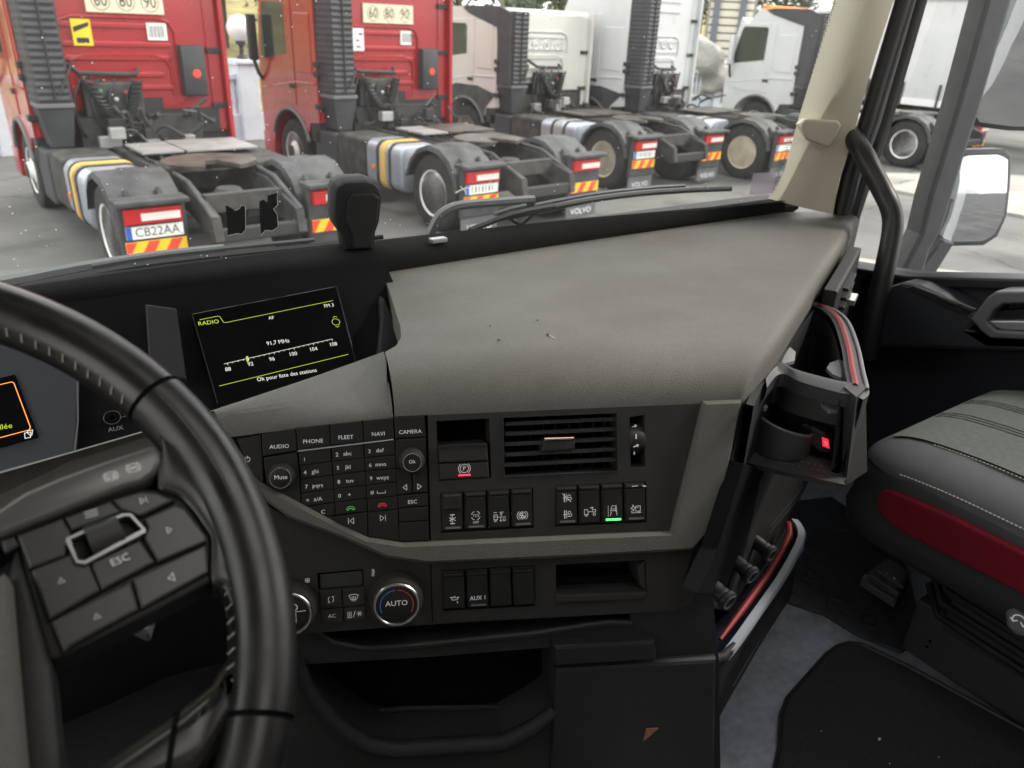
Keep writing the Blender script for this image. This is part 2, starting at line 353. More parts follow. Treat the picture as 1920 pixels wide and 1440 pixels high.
tp = on_glass('tape_scrap', [(502, 366), (519, 362), (520, 384), (513, 392), (519, 402), (521, 425), (511, 432), (497, 431), (490, 440), (487, 412), (486, 378), (494, 374), (501, 380)], M['tape'], 'right scrap of torn black tape with a raised tab on the windscreen', 'tape')
m = MB(); g = Plane(hitws(503, 400, -.009), 100, 5); pts = [g.uv(x, y) for x, y in ((519, 362), (521, 384), (513, 392), (520, 402), (522, 425), (511, 433), (497, 432), (490, 441))]
m.stroke(g, pts, .0012); m.build('torn_edge', M['tapeedge'], tp)
M['sticker'] = glass('faded lilac sticker', (.85, .78, .88), .34)
on_glass('windscreen_sticker', [(1412, 325), (1456, 322), (1450, 362), (1405, 366)], M['sticker'], 'faded lilac sticker at the lower right corner of the windscreen', 'sticker')
m = MB(); g = Plane(hitws(868, 354, -.012), 100, 5); pts = [g.uv(x, y) for x, y in ((855, 361), (868, 354), (878, 352))]; m.stroke(g, pts, .003); pts = [g.uv(x, y) for x, y in ((864, 350), (872, 358))]; m.stroke(g, pts, .002)
props(m.build('glass_chip', pbr('white chip', (.9, .9, .88), .8), None, loc=g.o), 'small white stone chip mark on the windscreen above the wiper', 'mark')
# ================================================================== DASHBOARD
dash = thing('dashboard', 'grey padded truck dashboard with black control panels facing the driver', 'dashboard', (.6, .75, FLZ))
FAC = Plane(onz(1060, 765, -.426), 114.5, 20)
DIS = Plane(onz(540, 650, -.42), 96.5, 56)
KPX = .94/FPX
def pk(P, pts, w=0): return [P.uv(x, y, w) for x, y in pts]
def Z1(*pts): return [(440+x/4.8, 740+y/4.8) for x, y in pts]
def Z2(*pts): return [(790+x/3.5556, 740+y/3.5556) for x, y in pts]
def Z3(*pts): return [(520+x/2.4, 1020+y/2.4) for x, y in pts]
def lerp(a, b, t): return a+(b-a)*t
def bez(a, c, b, t): return a*(1-t)**2+c*2*t*(1-t)+b*t*t
# --- black rim along the windscreen
T_ = [(-330, 596), (-160, 568), (0, 546), (160, 521), (320, 500), (480, 481), (640, 462), (870, 436), (1100, 412), (1300, 394), (1440, 381), (1492, 376)]
B_ = [(-330, 668), (-160, 630), (0, 602), (160, 580), (320, 560), (520, 537), (717, 512), (900, 483), (1100, 452), (1300, 423), (1440, 402), (1497, 391)]
rows = []
TT = [onz(x, y, -.347) for x, y in T_]; BB = [onz(x, y, -.375) for x, y in B_]
rows.append([p+V((0, .05, -.05)) for p in TT]); rows.append([p+V((0, .045, -.012)) for p in TT]); rows.append([p+V((0, .014, .000)) for p in TT])
for k in range(7):
    q = k/6; rows.append([bez(a, V((b.x, b.y, a.z)), b, q) for a, b in zip(TT, BB)])
rows.append([p+V((0, .012, -.012)) for p in BB]); rows.append([p+V((0, .05, -.02)) for p in BB])
m = MB(); m.grid(rows); e = [r[-1] for r in rows]; m.add(e, [tuple(range(len(e)))]); m.build('windscreen_rim', M['rim'], dash, smooth=50)
# --- main grey pad
Lp = [(700, 500), (717, 512), (730, 545), (742, 585), (751, 612), (752, 632), (743, 648), (722, 660)]
PA = V((.897, .443, 0)); PB = V((.443, -.897, 0))
rows = []; ZP = -.375; NC = 30
def padright(y): t_ = (y-500)/160; return lerp(V((1604, 397)), V((1434, 638)), t_**1.02)
for i, (x, y) in enumerate(Lp):
    l = onz(x, y, ZP); r = onz(*padright(y), ZP); row = []
    for c in range(NC+1):
        s_ = c/NC; p = lerp(l, r, s_)
        p.y += .09*math.sin(math.pi*s_)**.6*max(0, 1-i/2.0)
        p.z += .004*math.sin(math.pi*min(1, s_*1.0))*(i/7)
        row.append(p)
    rows.append(row)
lipL = FAC.hit(740, 781, .004); lipR = FAC.hit(1379, 754, .004)
last = rows[-1]
for k in range(1, 13):
    q = k/12; row = []
    for c in range(NC+1):
        s_ = c/NC; b = lerp(lipL, lipR, s_); a = last[c]; row.append(bez(a, lerp(V((b.x, b.y, a.z-.004)), V((a.x, a.y, a.z)), .12), b, q))
    rows.append(row)
for i, row in enumerate(rows):
    E_ = row[-1]; k = 1 if i < 8 else 1-.55*(i-7)/12
    row += [E_+PB*.007*k+V((0, 0, -.0025*k)), E_+PB*.012*k+V((0, 0, -.009*k)), E_+PB*.0145*k+V((0, 0, -.02*k)), E_+PB*.0145*k+V((0, 0, -.048*k))]
rows.append([p-FAC.n*.03 for p in rows[-1]])
m = MB(); m.grid(rows)
lefts = [r[0] for r in rows[:9]]; m.grid([lefts, [p+V((0, 0, -.04)) for p in lefts]])
m.build('top_pad', M['pad'], dash, smooth=60)
PADEDGE = [r[-1] for r in rows[:20]]
# small screw holes left in the pad
for (x, y, r) in ((919, 612, 1.6), (1008, 601, 1.9), (935, 638, 2.6), (1027, 628, 2.7)):
    c = onz(x, y, ZP+.004); k = 1.05/FPX
    m = MB(); m.lathe([(0, .0006), (r*k*.6, .0006), (r*k*.75, .0003)], c, (0, 0, 1), 10); hole = m.build('screw_hole', M['void'], dash)
    m = MB(); m.lathe([(r*k*.75, .0002), (r*k*.95, .0012), (r*k*1.25, .0002)], c, (0, 0, 1), 10); m.build('burr', M['pad'], hole)
m = MB(); P_ = Plane(onz(1033, 632, ZP+.0045), e=(1, 0, 0), u=(0, 1, 0)); m.stroke(P_, [P_.uv(1030, 628), P_.uv(1040, 634)], .0015); m.build('scratch', pbr('pale scratch', (.4, .38, .34), .8), dash)
# --- wedge under the display, running left behind the wheel
wt = [(-330, 985), (-150, 932), (0, 888), (140, 848), (285, 806), (400, 770), (560, 717), (660, 682), (720, 660)]
wb_ = [(-330, 1080), (-150, 1018), (0, 968), (140, 920), (285, 866), (415, 822), (560, 803), (660, 792), (737, 782)]
top = [onz(x, y, -.41) for x, y in wt]
bot = []
for x, y in wb_:
    if x > 400: bot.append(FAC.hit(x, y, .002))
    else: bot.append(onz(x, y, -.452-.00004*(415-x)))
rows = [[p+V((.01, .03, -.05)) for p in top], [p+V((.004, .01, -.004)) for p in top]]
for k in range(9):
    q = k/8; rows.append([bez(a, V((b.x, b.y, a.z+.002)), b, q) for a, b in zip(top, bot)])
rows.append([p-FAC.n*.03 for p in bot])
m = MB(); m.grid(rows); e = [r[-1] for r in rows]; m.add(e, [tuple(range(len(e)))]); m.build('lower_pad', M['pad'], dash, smooth=60)
# --- black hood around the displays
m = MB(); m.prism(pk(DIS, [(-330, 640), (0, 585), (320, 540), (720, 490), (770, 600), (740, 690), (400, 830), (0, 940), (-330, 1040)], -.012), -.03, -.012, DIS); m.build('display_hood', M['blackmatte'], dash)
m = MB(); m.prism(pk(DIS, [(712, 552), (722, 560), (742, 598), (762, 640), (730, 690), (705, 690), (714, 600)], .004), -.012, .004, DIS, .004); m.build('display_cheek', M['softblack'], dash)
m = MB(); m.prism(pk(DIS, [(272, 569), (331, 577), (350, 710), (280, 700)], .016), -.012, .016, DIS, .003); m.build('display_divider', M['softblack'], dash)
scr = MB().prism(pk(DIS, [(361, 588), (632, 536), (672, 690), (410, 765)], 0), -.012, 0, DIS, .001).build('radio_display', M['screen'], dash)
for a, b in (((360, 588), (408, 756)), ((631, 537), (668, 684))): m = MB(); m.stroke(DIS, pk(DIS, [a, b], .001), .0014, .001); m.build('bezel_strip', M['softblack'], scr)
def Z7(*p): return [(240+x/3.5556, 520+y/3.5556) for x, y in p]
m = MB(); wl = .00065
for ln in ([(478, 283), (600, 258), (612, 262), (636, 298), (650, 302), (1366, 155)], [(610, 724), (1468, 513)]): m.stroke(DIS, pk(DIS, Z7(*ln), .0008), wl, .0008)
c = pk(DIS, Z7((1386, 297)), .0008)[0]; m.arc(DIS, c, .0056, 0, 360, wl, .0008)
for ln in ([(1367, 268), (1378, 260), (1392, 264)], [(1382, 324), (1396, 332), (1408, 322)]): m.stroke(DIS, pk(DIS, Z7(*ln), .0008), wl, .0008)
e_ = pk(DIS, Z7((786, 528), (800, 525), (806, 560), (792, 563)), .001); m.prism(e_, .0006, .001, DIS)
def stext(mb, P, s, x, y, cap, w=.001, Z=Z7, k=1.1/3.5556/FPX, sx=.95, rot=0):
    c = pk(P, Z((x, y)), w)[0]; mb.text(P, s, c, cap*k/.69, w, sx, rot)
stext(m, DIS, 'RADIO', 537, 302, 30)
m.build('screen_lines', M['lime'], scr)
m = MB()
for s_, x, y, cp in (('FM 3', 1340, 188, 27), ('AF', 955, 270, 25), ('91,7 MHz', 1000, 432, 29), ('88', 667, 613, 28), ('92', 817, 578, 28), ('96', 960, 545, 28), ('100', 1100, 511, 28), ('104', 1236, 479, 28), ('108', 1368, 446, 28), ('Ok pour liste des stations', 1062, 650, 28)): stext(m, DIS, s_, x, y, cp, sx=.88)
a, b = pk(DIS, Z7((640, 577), (1360, 411)), .0008); m.stroke(DIS, [a, b], .0006, .0008); dv = V(b)-V(a)
for i in range(22):
    q = .03+.97*i/21; p = V(a)+dv*q; ln = .003 if i in (0, 4, 9, 13, 17, 21) else .0018; m.stroke(DIS, [p, p+V((0, -ln))], .0009 if ln > .003 else .0006, .0008)
m.build('screen_text', M['scrwhite'], scr)
# instrument cluster end (partly behind the wheel)
m = MB(); m.prism(pk(DIS, [(-330, 690), (0, 610), (130, 640), (146, 705), (140, 870), (-330, 1010)], .006), -.012, .006, DIS, .002); cl = m.build('instrument_cluster', M['navy'], dash)
m = MB(); m.stroke(DIS, pk(DIS, [(145, 715), (146, 790), (139, 855)], .008), .0018, .008); m.build('edge_highlight', M['grey'], cl)  # grey stroke painted as the highlight along the cluster's right edge
m = MB(); m.prism(pk(DIS, [(-330, 790), (28, 702), (72, 818), (-330, 930)], .009), .006, .009, DIS); m.build('cluster_screen', M['screen'], cl)
m = MB(); m.stroke(DIS, pk(DIS, [(-300, 790), (22, 716), (26, 718), (57, 801), (55, 806), (-300, 900)], .0095), .001, .0095); m.build('orange_frame', M['orange'], cl)
m = MB(); stext(m, DIS, 'illée', 9, 800, 9.5, .0095, lambda *p: list(p), 1.02/FPX, .95, .0); 
m.build('cluster_text', M['lime'], cl)
m = MB()
for q in ([(46, 812), (58, 810), (57, 820), (47, 822)], [(50, 811), (52, 808), (61, 806), (60, 815), (58, 817)]): m.stroke(DIS, pk(DIS, q, .0095), .0008, .0095, True)
m.build('page_symbol', M['scrwhite'], cl)
c = DIS.hit(211, 786, -.004); m = MB(); m.lathe([(.0088, 0), (.0088, .003), (.0098, .003), (.0098, .0045), (.0088, .0045)], c, DIS.n, 24, True); aux = m.build('aux_socket', M['chrome'], dash, smooth=True)
m = MB(); m.lathe([(0, .001), (.003, .001), (.003, .004), (.0062, .004), (.0082, .001)], c, DIS.n, 20); m.build('jack_hole', M['void'], aux)
m = MB(); stext(m, DIS, 'AUX', 217, 804, 8, -.003, lambda *p: list(p), 1.05/FPX); m.stroke(DIS, pk(DIS, [(225, 783), (262, 774)], -.003), .0009, -.003); m.build('legend', M['silver'], aux)
# --- keypad
kb = [(430, 835), (490, 812), (555, 802), (618, 794), (680, 785), (738, 780), (799, 776), (806, 1016), (755, 1018), (690, 1008), (640, 985), (565, 945), (490, 905), (455, 880)]
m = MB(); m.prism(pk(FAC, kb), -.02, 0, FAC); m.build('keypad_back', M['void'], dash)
keys = [('power', [(20, 405), (232, 362), (262, 800), (215, 790), (90, 570)]), ('AUDIO', [(242, 358), (545, 305), (560, 505), (255, 555)]), ('', [(258, 568), (562, 520), (600, 1005), (290, 830)]),
 ('PHONE', [(555, 303), (850, 268), (862, 458), (570, 497)]), ('FLEET', [(860, 266), (1147, 235), (1158, 425), (868, 456)]), ('NAVI', [(1157, 234), (1425, 208), (1435, 397), (1165, 424)]), ('CAMERA', [(1437, 206), (1708, 192), (1718, 380), (1447, 396)]),
 ('1', [(578, 520), (865, 484), (872, 600), (584, 638)]), ('4', [(585, 642), (873, 605), (880, 722), (592, 760)]), ('7', [(592, 765), (882, 727), (890, 850), (598, 885)]), ('*', [(600, 890), (890, 853), (898, 970), (605, 1008)]), ('C', [(630, 1015), (898, 975), (903, 1085), (795, 1103)]),
 ('2', [(875, 482), (1158, 449), (1163, 570), (880, 602)]), ('5', [(880, 605), (1165, 572), (1172, 688), (888, 722)]), ('8', [(888, 726), (1174, 692), (1182, 815), (895, 848)]), ('0', [(896, 852), (1184, 818), (1190, 935), (903, 968)]), ('green', [(904, 972), (1190, 938), (1193, 1050), (908, 1085)]), ('prev', [(815, 1108), (1193, 1058), (1197, 1272), (1000, 1203)]),
 ('3', [(1168, 447), (1440, 416), (1446, 540), (1170, 570)]), ('6', [(1172, 573), (1447, 545), (1452, 662), (1178, 690)]), ('9', [(1180, 693), (1453, 667), (1458, 785), (1185, 815)]), ('#', [(1188, 818), (1459, 790), (1464, 910), (1192, 938)]), ('red', [(1195, 940), (1465, 915), (1468, 1030), (1198, 1056)]), ('next', [(1200, 1062), (1470, 1035), (1478, 1318), (1203, 1278)]),
 ('', [(1448, 405), (1718, 388), (1728, 640), (1455, 663)]), ('left', [(1458, 670), (1590, 655), (1597, 886), (1465, 903)]), ('right', [(1600, 655), (1732, 645), (1738, 878), (1605, 886)]), ('ESC', [(1468, 912), (1738, 888), (1742, 1000), (1475, 1020)]), ('', [(1476, 1026), (1742, 1008), (1747, 1130), (1480, 1148)]), ('', [(1480, 1155), (1748, 1135), (1752, 1316), (1482, 1320)])]
leg = {'AUDIO': [('AUDIO', 402, 468, 33)], 'PHONE': [('PHONE', 705, 420, 33)], 'FLEET': [('FLEET', 1000, 385, 33)], 'NAVI': [('NAVI', 1293, 355, 33)], 'CAMERA': [('CAMERA', 1580, 335, 33)],
 '1': [('1', 628, 584, 33)], '2': [('2', 921, 541, 33), ('abc', 1015, 531, 34)], '3': [('3', 1213, 512, 33), ('def', 1305, 503, 34)], '4': [('4', 634, 702, 33), ('ghi', 725, 692, 34)], '5': [('5', 930, 661, 33), ('jkl', 1020, 652, 34)], '6': [('6', 1221, 636, 33), ('mno', 1315, 628, 34)],
 '7': [('7', 645, 830, 33), ('pqrs', 748, 818, 34)], '8': [('8', 938, 786, 33), ('tuv', 1037, 776, 34)], '9': [('9', 1228, 755, 33), ('wxyz', 1332, 747, 34)], '*': [('*', 658, 962, 40), ('a/A', 750, 941, 34)], '0': [('0', 944, 912, 33), ('+', 1032, 902, 36)], '#': [('#', 1237, 880, 33)], 'C': [('C', 795, 1056, 33)], 'ESC': [('ESC', 1600, 966, 33)]}
def sym(mb, P, kind, c, k, w):       # little pictograms; k = metres per unit
    f = lambda *pts: [(c[0]+x*k, c[1]+y*k) for x, y in pts]; wd = k*1.1
    st = lambda pts, cl=False, q=1: mb.stroke(P, f(*pts), wd*q, w, cl)
    if kind == 'power': mb.arc(P, c, 5*k, 115, 425, wd, w); st([(0, 1), (0, 7)])
    elif kind in ('green', 'red'):
        st([(-8, -3), (-8, 0), (-5, 3), (0, 4), (5, 3), (8, 0), (8, -3), (4, -3), (3, 0), (-3, 0), (-4, -3)], True)
    elif kind == 'left': st([(4, 6), (-4, 0), (4, -6)], True)
    elif kind == 'right': st([(-4, 6), (4, 0), (-4, -6)], True)
    elif kind == 'up': st([(-5, -4), (0, 5), (5, -4)], True)
    elif kind == 'prev': st([(5, 6), (-3, 0), (5, -6)], True); st([(-6, 6), (-6, -6)])
    elif kind == 'next': st([(-5, 6), (3, 0), (-5, -6)], True); st([(6, 6), (6, -6)])
    elif kind == 'space': st([(-9, 3), (-9, -2), (9, -2), (9, 3)])
    elif kind == 'axle': st([(-4, 9), (4, 9)], q=1.6); st([(-4, -9), (4, -9)], q=1.6); st([(0, 9), (0, -9)]); st([(-6, 3), (6, -3)]); st([(-6, -3), (6, 3)]); st([(-3, 5), (-3, -5)])
    elif kind == 'tcs': mb.arc(P, c, 9*k, 20, 70, wd, w, 5); mb.arc(P, c, 9*k, 110, 160, wd, w, 5); mb.arc(P, c, 9*k, 200, 250, wd, w, 5); mb.arc(P, c, 9*k, 290, 340, wd, w, 5); mb.text(P, 'TCS', f((0, 0))[0], 7.5*k, w); mb.text(P, 'OFF', f((0, -14))[0], 7*k, w)
    elif kind == 'level': st([(-12, 4), (-5, 4), (-5, -6), (-12, -6)], True); st([(-11, 0), (-7, 0)]); mb.arc(P, f((-9, -8))[0], 2*k, 0, 360, wd, w, 8); st([(-5, -1), (12, -1)]); mb.arc(P, f((9, -7))[0], 2.6*k, 0, 360, wd, w, 8); st([(3, 7), (3, 1)]); st([(1, 5), (3, 7), (5, 5)]); st([(0, 9), (8, 9)]); st([(2, -3), (2, -10)]); st([(0, -8), (2, -10), (4, -8)]); st([(-12, 9), (-6, 9)])
    elif kind == 'abs':
        mb.arc(P, c, 7.5*k, 0, 360, wd, w, 20); mb.arc(P, c, 11*k, 130, 230, wd, w, 10); mb.arc(P, c, 11*k, -50, 50, wd, w, 10); st([(-4, 4), (1, 5), (0, -1), (5, -2), (3, -5), (-3, -4), (-1, 0), (-5, 1)], True, 1.6)
    elif kind == 'cloud': st([(-5, 8), (-5, -8)], q=1.8); st([(-1, 8), (-1, -8)], q=1); st([(-8, 0), (2, 0)]); mb.arc(P, f((5, 3))[0], 3*k, 0, 300, wd, w, 8); mb.arc(P, f((7, -2))[0], 3*k, 200, 460, wd, w, 8); st([(1, -4), (6, -5)])
    elif kind == 'cloudoff': sym(mb, P, 'cloud', c, k, w); st([(-9, 9), (9, -9)])
    elif kind == 'coupling': st([(-12, 5), (-5, 5), (-4, -6), (-12, -6)], True); mb.arc(P, f((-8, -7))[0], 2.2*k, 0, 360, wd, w, 8); st([(-4, 0), (3, 0)]); st([(0, 8), (6, 8)]); st([(4, 10), (7, 8), (4, 6)]); st([(5, 4), (12, 4), (12, -1), (5, -1)], True); mb.arc(P, f((9, -6))[0], 2.6*k, 0, 360, wd, w, 8)
    elif kind == 'lane':
        for i in range(6): st([(-10, 9-4*i), (-10, 7-4*i)])
        st([(7, 10), (9, -12)]); st([(-4, 3), (-1, 9), (5, 8), (6, 1)], True); st([(-4, 2), (-5, -5)]); st([(6, 1), (7, -5)]); st([(-4, -1), (6, -2)]); st([(-3, -5), (-6, -12)]); 
    elif kind == 'crash': st([(0, 6), (10, 6), (10, -5), (0, -5)], True); st([(2, 3), (6, 3)]); mb.arc(P, f((7, -7))[0], 2*k, 0, 360, wd, w, 8); st([(-8, -8), (12, -8)]); st([(-11, 2), (-7, 4), (-6, 9), (-4, 4), (0, 3), (-4, 0), (-5, -5), (-7, 0)], True); mb.text(P, 'S', f((-9, -6))[0], 7*k, w)
    elif kind == 'P': mb.text(P, 'P', c, 11*k, w); mb.arc(P, c, 7.5*k, 0, 360, wd, w, 20); mb.arc(P, c, 10.5*k, 130, 230, wd, w, 8); mb.arc(P, c, 10.5*k, -50, 50, wd, w, 8)
    elif kind == 'eco': mb.arc(P, c, 7.5*k, 0, 360, wd, w, 20); mb.arc(P, c, 10.5*k, 130, 230, wd, w, 8); mb.arc(P, c, 10.5*k, -50, 50, wd, w, 8); mb.arc(P, f((-2.4, 0))[0], 2*k, 0, 360, wd, w, 10); mb.arc(P, f((2.4, 0))[0], 2*k, 0, 360, wd, w, 10)
    elif kind == 'truckc': mb.arc(P, c, 7.5*k, 0, 360, wd, w, 20); mb.arc(P, c, 10.5*k, 130, 230, wd, w, 8); mb.arc(P, c, 10.5*k, -50, 50, wd, w, 8); st([(-4, 2), (5, 2), (5, -1)]); mb.arc(P, f((-3, -2.5))[0], 1.3*k, 0, 360, wd, w, 8); mb.arc(P, f((3, -2.5))[0], 1.3*k, 0, 360, wd, w, 8)
    elif kind == 'oil': st([(-9, 3), (-6, 3), (-5, -3), (5, -3), (9, 3), (5, 1), (-4, 3)], True); st([(-1, 3), (-1, 5), (2, 5)]); st([(6, -7), (6, -10)], q=1.8)
    elif kind == 'seatheat': mb.arc(P, f((2, 0))[0], 7*k, 130, 220, wd, w, 8); mb.arc(P, f((-2, 0))[0], 7*k, -50, 40, wd, w, 8); st([(-6, -6), (-2, -6)]); st([(2, 6), (6, 6)])
    elif kind == 'defrost': st([(-9, 5), (-4, 7), (4, 7), (9, 5), (5, -4), (-5, -4)], True); st([(-3, 3), (-3, -7)]); st([(0, 3), (0, -7)]); st([(3, 3), (3, -7)])
    elif kind == 'heatcool': st([(-13, 5), (-13, -5)]); st([(-10, 5), (-10, -5)]); st([(-7, 5), (-7, -5)]); st([(-14, -7), (-6, -7)]); st([(-3, -6), (1, 6)]); st([(4, 0), (14, 0)]); st([(6.5, 4.5), (11.5, -4.5)]); st([(6.5, -4.5), (11.5, 4.5)])
    elif kind == 'fan':
        for a in (45, 135, 225, 315): mb.arc(P, f((3.5*math.cos(rad(a)), 3.5*math.sin(rad(a))))[0], 2.6*k, 0, 360, wd, w, 10)
    elif kind == 'thermo': st([(-1.5, 10), (1.5, 10), (1.5, -3), (-1.5, -3)], True); mb.arc(P, f((0, -6))[0], 3*k, 0, 360, wd, w, 10); st([(3, 8), (5, 8)]); st([(3, 4), (5, 4)]); st([(3, 0), (5, 0)])
    elif kind == 'horn': st([(-5, 2), (-2, 2), (4, 8), (4, -8), (-2, -2), (-5, -2)], True)
    elif kind == 'rotate': mb.arc(P, c, 7*k, -40, 220, wd*1.5, w, 16); st([(-9, -2), (-5.4, -4.5), (-2, -1)], q=1.5); st([(9, -2), (5.4, -4.5), (2, -1)], q=1.5)
KU = KPX
for nm, pts in keys:
    px = Z1(*pts); m = MB(); m.prism(pk(FAC, px, .006), .0005, .006, FAC, .0009); key = m.build('key', M['key'], dash)
    if nm in leg:
        m = MB()
        for s_, x, y, cp in leg[nm]: stext(m, FAC, s_, x, y, cp, .0063, Z1, KPX/4.8, 1.05)
        if nm == '#': sym(m, FAC, 'space', pk(FAC, Z1((1320, 878)), .0063)[0], KU*.8, .0063)
        m.build('legend', M['legend'], key)
    elif nm:
        cx, cy = {'power': (115, 582), 'green': (1043, 1024), 'red': (1328, 993), 'prev': (1050, 1136), 'next': (1332, 1110), 'left': (1532, 835), 'right': (1664, 827)}[nm]
        m = MB(); sym(m, FAC, nm, pk(FAC, Z1((cx, cy)), .0063)[0], KU*.85, .0063); m.build('legend', M['legendgreen'] if nm == 'green' else M['legendred'] if nm == 'red' else M['legend'], key)
m = MB(); m.prism(pk(FAC, Z1((566, 504), (1430, 400), (1432, 412), (568, 517)), .0075), .0005, .0075, FAC, .0008); m.build('metal_strip', M['silver'], dash)
def knob(px, r, hgt, ring, ltxt, cap, P=FAC, mat='panel'):
    c2 = P.uv(*px, hgt); c = P.pt(*c2, .004); m = MB()
    m.lathe([(r*1.02, 0), (r, hgt*.15), (r*.97, hgt*.55), (r*.9, hgt*.8), (ring*1.08, hgt*.93), (ring*1.02, hgt*.97), (ring*.85, hgt*.97), (0, hgt*.97)], c, P.n, 40); k_ = m.build('knob', M[mat], dash, smooth=50)
    m = MB(); m.lathe([(ring*.87, hgt*.97), (ring*.9, hgt*1.03), (ring*.97, hgt*1.03), (ring*1.02, hgt*.95)], c, P.n, 40, True); m.build('ring', M['chrome'], k_, smooth=True)
    m = MB(); m.lathe([(0, hgt*1.0), (ring*.8, hgt*1.0), (ring*.86, hgt*.96)], c, P.n, 36); m.build('cap', M['key'], k_, smooth=40)
    m = MB(); w_ = .004+hgt*1.0+.0005
    if ltxt: m.text(P, ltxt, P.uv(*px, w_), cap*KPX/.69, w_, 1.0)
    return k_, m, c2, w_
k_, m, c2, w_ = knob(Z1((415, 745))[0], .0155, .015, .0122, 'Mute', 7.4); m.build('legend', M['legend'], k_)
k_, m, c2, w_ = knob(Z1((1597, 605))[0], .0155, .015, .0112, 'Ok', 6.2); m.build('legend', M['legend'], k_)
# --- facia panel with openings
fo = [(802, 776), (1318, 755), (1256, 996), (808, 1016)]
hl = [Z2((100, 177), (455, 158), (465, 552), (118, 575)), Z2((548, 155), (1303, 123), (1310, 510), (557, 547)), Z2((1388, 150), (1488, 135), (1494, 480), (1396, 486)), Z2((126, 655), (744, 620), (750, 888), (131, 922)), Z2((889, 608), (1499, 578), (1503, 852), (893, 880))]
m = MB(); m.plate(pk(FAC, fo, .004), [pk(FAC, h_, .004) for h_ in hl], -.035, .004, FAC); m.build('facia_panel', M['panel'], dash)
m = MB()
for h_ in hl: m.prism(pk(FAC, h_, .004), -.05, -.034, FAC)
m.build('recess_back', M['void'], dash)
# parking brake lever
m = MB(); m.prism(pk(FAC, Z2((115, 348), (440, 330), (447, 440), (118, 455)), .01), -.03, .01, FAC, .002); pbk = m.build('parking_brake', M['panel'], dash)
m = MB(); m.prism(pk(FAC, Z2((118, 460), (447, 445), (455, 553), (122, 570)), .007), -.03, .007, FAC, .002); m.build('lever_face', M['panel'], pbk)
m = MB()
for i in range(5):
    y = 346+i*6; m.prism(pk(FAC, Z2((118, y), (440, y-18), (440, y-15), (118, y+3)), .0108), .009, .0108, FAC)
m.build('grip_ribs', M['panel'], pbk)
m = MB(); sym(m, FAC, 'P', pk(FAC, Z2((287, 492)), .0074)[0], KU*1.05, .0074); m.build('legend', M['legend'], pbk)
m = MB(); m.prism(pk(FAC, Z2((248, 535), (327, 530), (328, 538), (249, 543)), .0078), .007, .0078, FAC); m.build('lamp', M['ledred'], pbk)
# centre vent
vf = pk(FAC, Z2((540, 148), (1310, 116), (1318, 516), (550, 554)), .006)
m = MB(); m.plate(vf, [pk(FAC, hl[1], .0055)], -.002, .0055, FAC); vent = m.build('air_vent', M['panel'], dash)
for (yl, yr) in ((195, 160), (262, 228), (330, 293), (400, 362), (468, 430)):
    a, b = pk(FAC, Z2((556, yl), (1303, yr)), -.004); m = MB()
    for s0, s1, w0, w1 in ((-.0018, .0002, -.022, -.001),):
        pts = [FAC.pt(a[0], a[1]+.001, -.022), FAC.pt(b[0], b[1]+.001, -.022), FAC.pt(b[0], b[1]+.0025, -.002), FAC.pt(a[0], a[1]+.0025, -.002), FAC.pt(a[0], a[1]-.002, -.022), FAC.pt(b[0], b[1]-.002, -.022), FAC.pt(b[0], b[1]-.0022, -.0015), FAC.pt(a[0], a[1]-.0022, -.0015)]
        m.add(pts, [(0, 1, 2, 3), (4, 5, 6, 7), (3, 2, 6, 7), (0, 3, 7, 4), (1, 2, 6, 5), (0, 1, 5, 4)])
    m.build('slat', M['black'], vent)
for x in (640, 725, 810, 895, 980, 1060, 1145, 1220):
    a, b = pk(FAC, Z2((x, 150), (x+6, 520)), -.028); m = MB(); m.box((a[0]-.0006, b[1], -.034), (a[0]+.0006, a[1], -.024), FAC); m.build('vane', M['panel'], vent)
m = MB(); m.prism(pk(FAC, Z2((818, 300), (1022, 296), (1026, 366), (800, 380)), .004), -.02, .004, FAC, .002); tb = m.build('vent_tab', M['panel'], vent)
m = MB(); m.prism(pk(FAC, Z2((820, 288), (1020, 282), (1022, 300), (822, 308)), .0065), -.004, .0065, FAC, .001); m.build('tab_edge', pbr('copper tinted chrome', (.6, .42, .34), .25, 1), tb)
# thumb wheel
a, b = pk(FAC, Z2((1436, 300), (1436, 190)), .0); R_ = abs(b[1]-a[1])*1.0; wdx = .0105
m = MB(); m.lathe([(0, -wdx), (R_*.93, -wdx), (R_, -wdx*.75), (R_, wdx*.75), (R_*.93, wdx), (0, wdx)], FAC.pt(a[0], a[1], -R_*.72), FAC.e, 40); tw = m.build('vent_wheel', M['rubber'], dash, smooth=40)
m = MB()
for zz, kind in ((220, 'arrow'), (280, 'bar'), (345, 'arrows'), (392, 'bar')):
    u_, v_ = pk(FAC, Z2((1436, zz)), .008)[0]; dv_ = v_-a[1]; wq = -R_*.72+math.sqrt(max(0, R_*R_-dv_*dv_))+.0006
    if kind == 'bar': m.stroke(FAC, [(u_, v_-.0025), (u_, v_+.0025)], .0016, wq)
    else: m.stroke(FAC, [(u_-.003, v_-.001), (u_+.003, v_+.001)], .0014, wq); m.stroke(FAC, [(u_+.001, v_+.0022), (u_+.003, v_+.001), (u_+.002, v_-.001)], .0012, wq)
m.build('legend', M['legend'], tw)
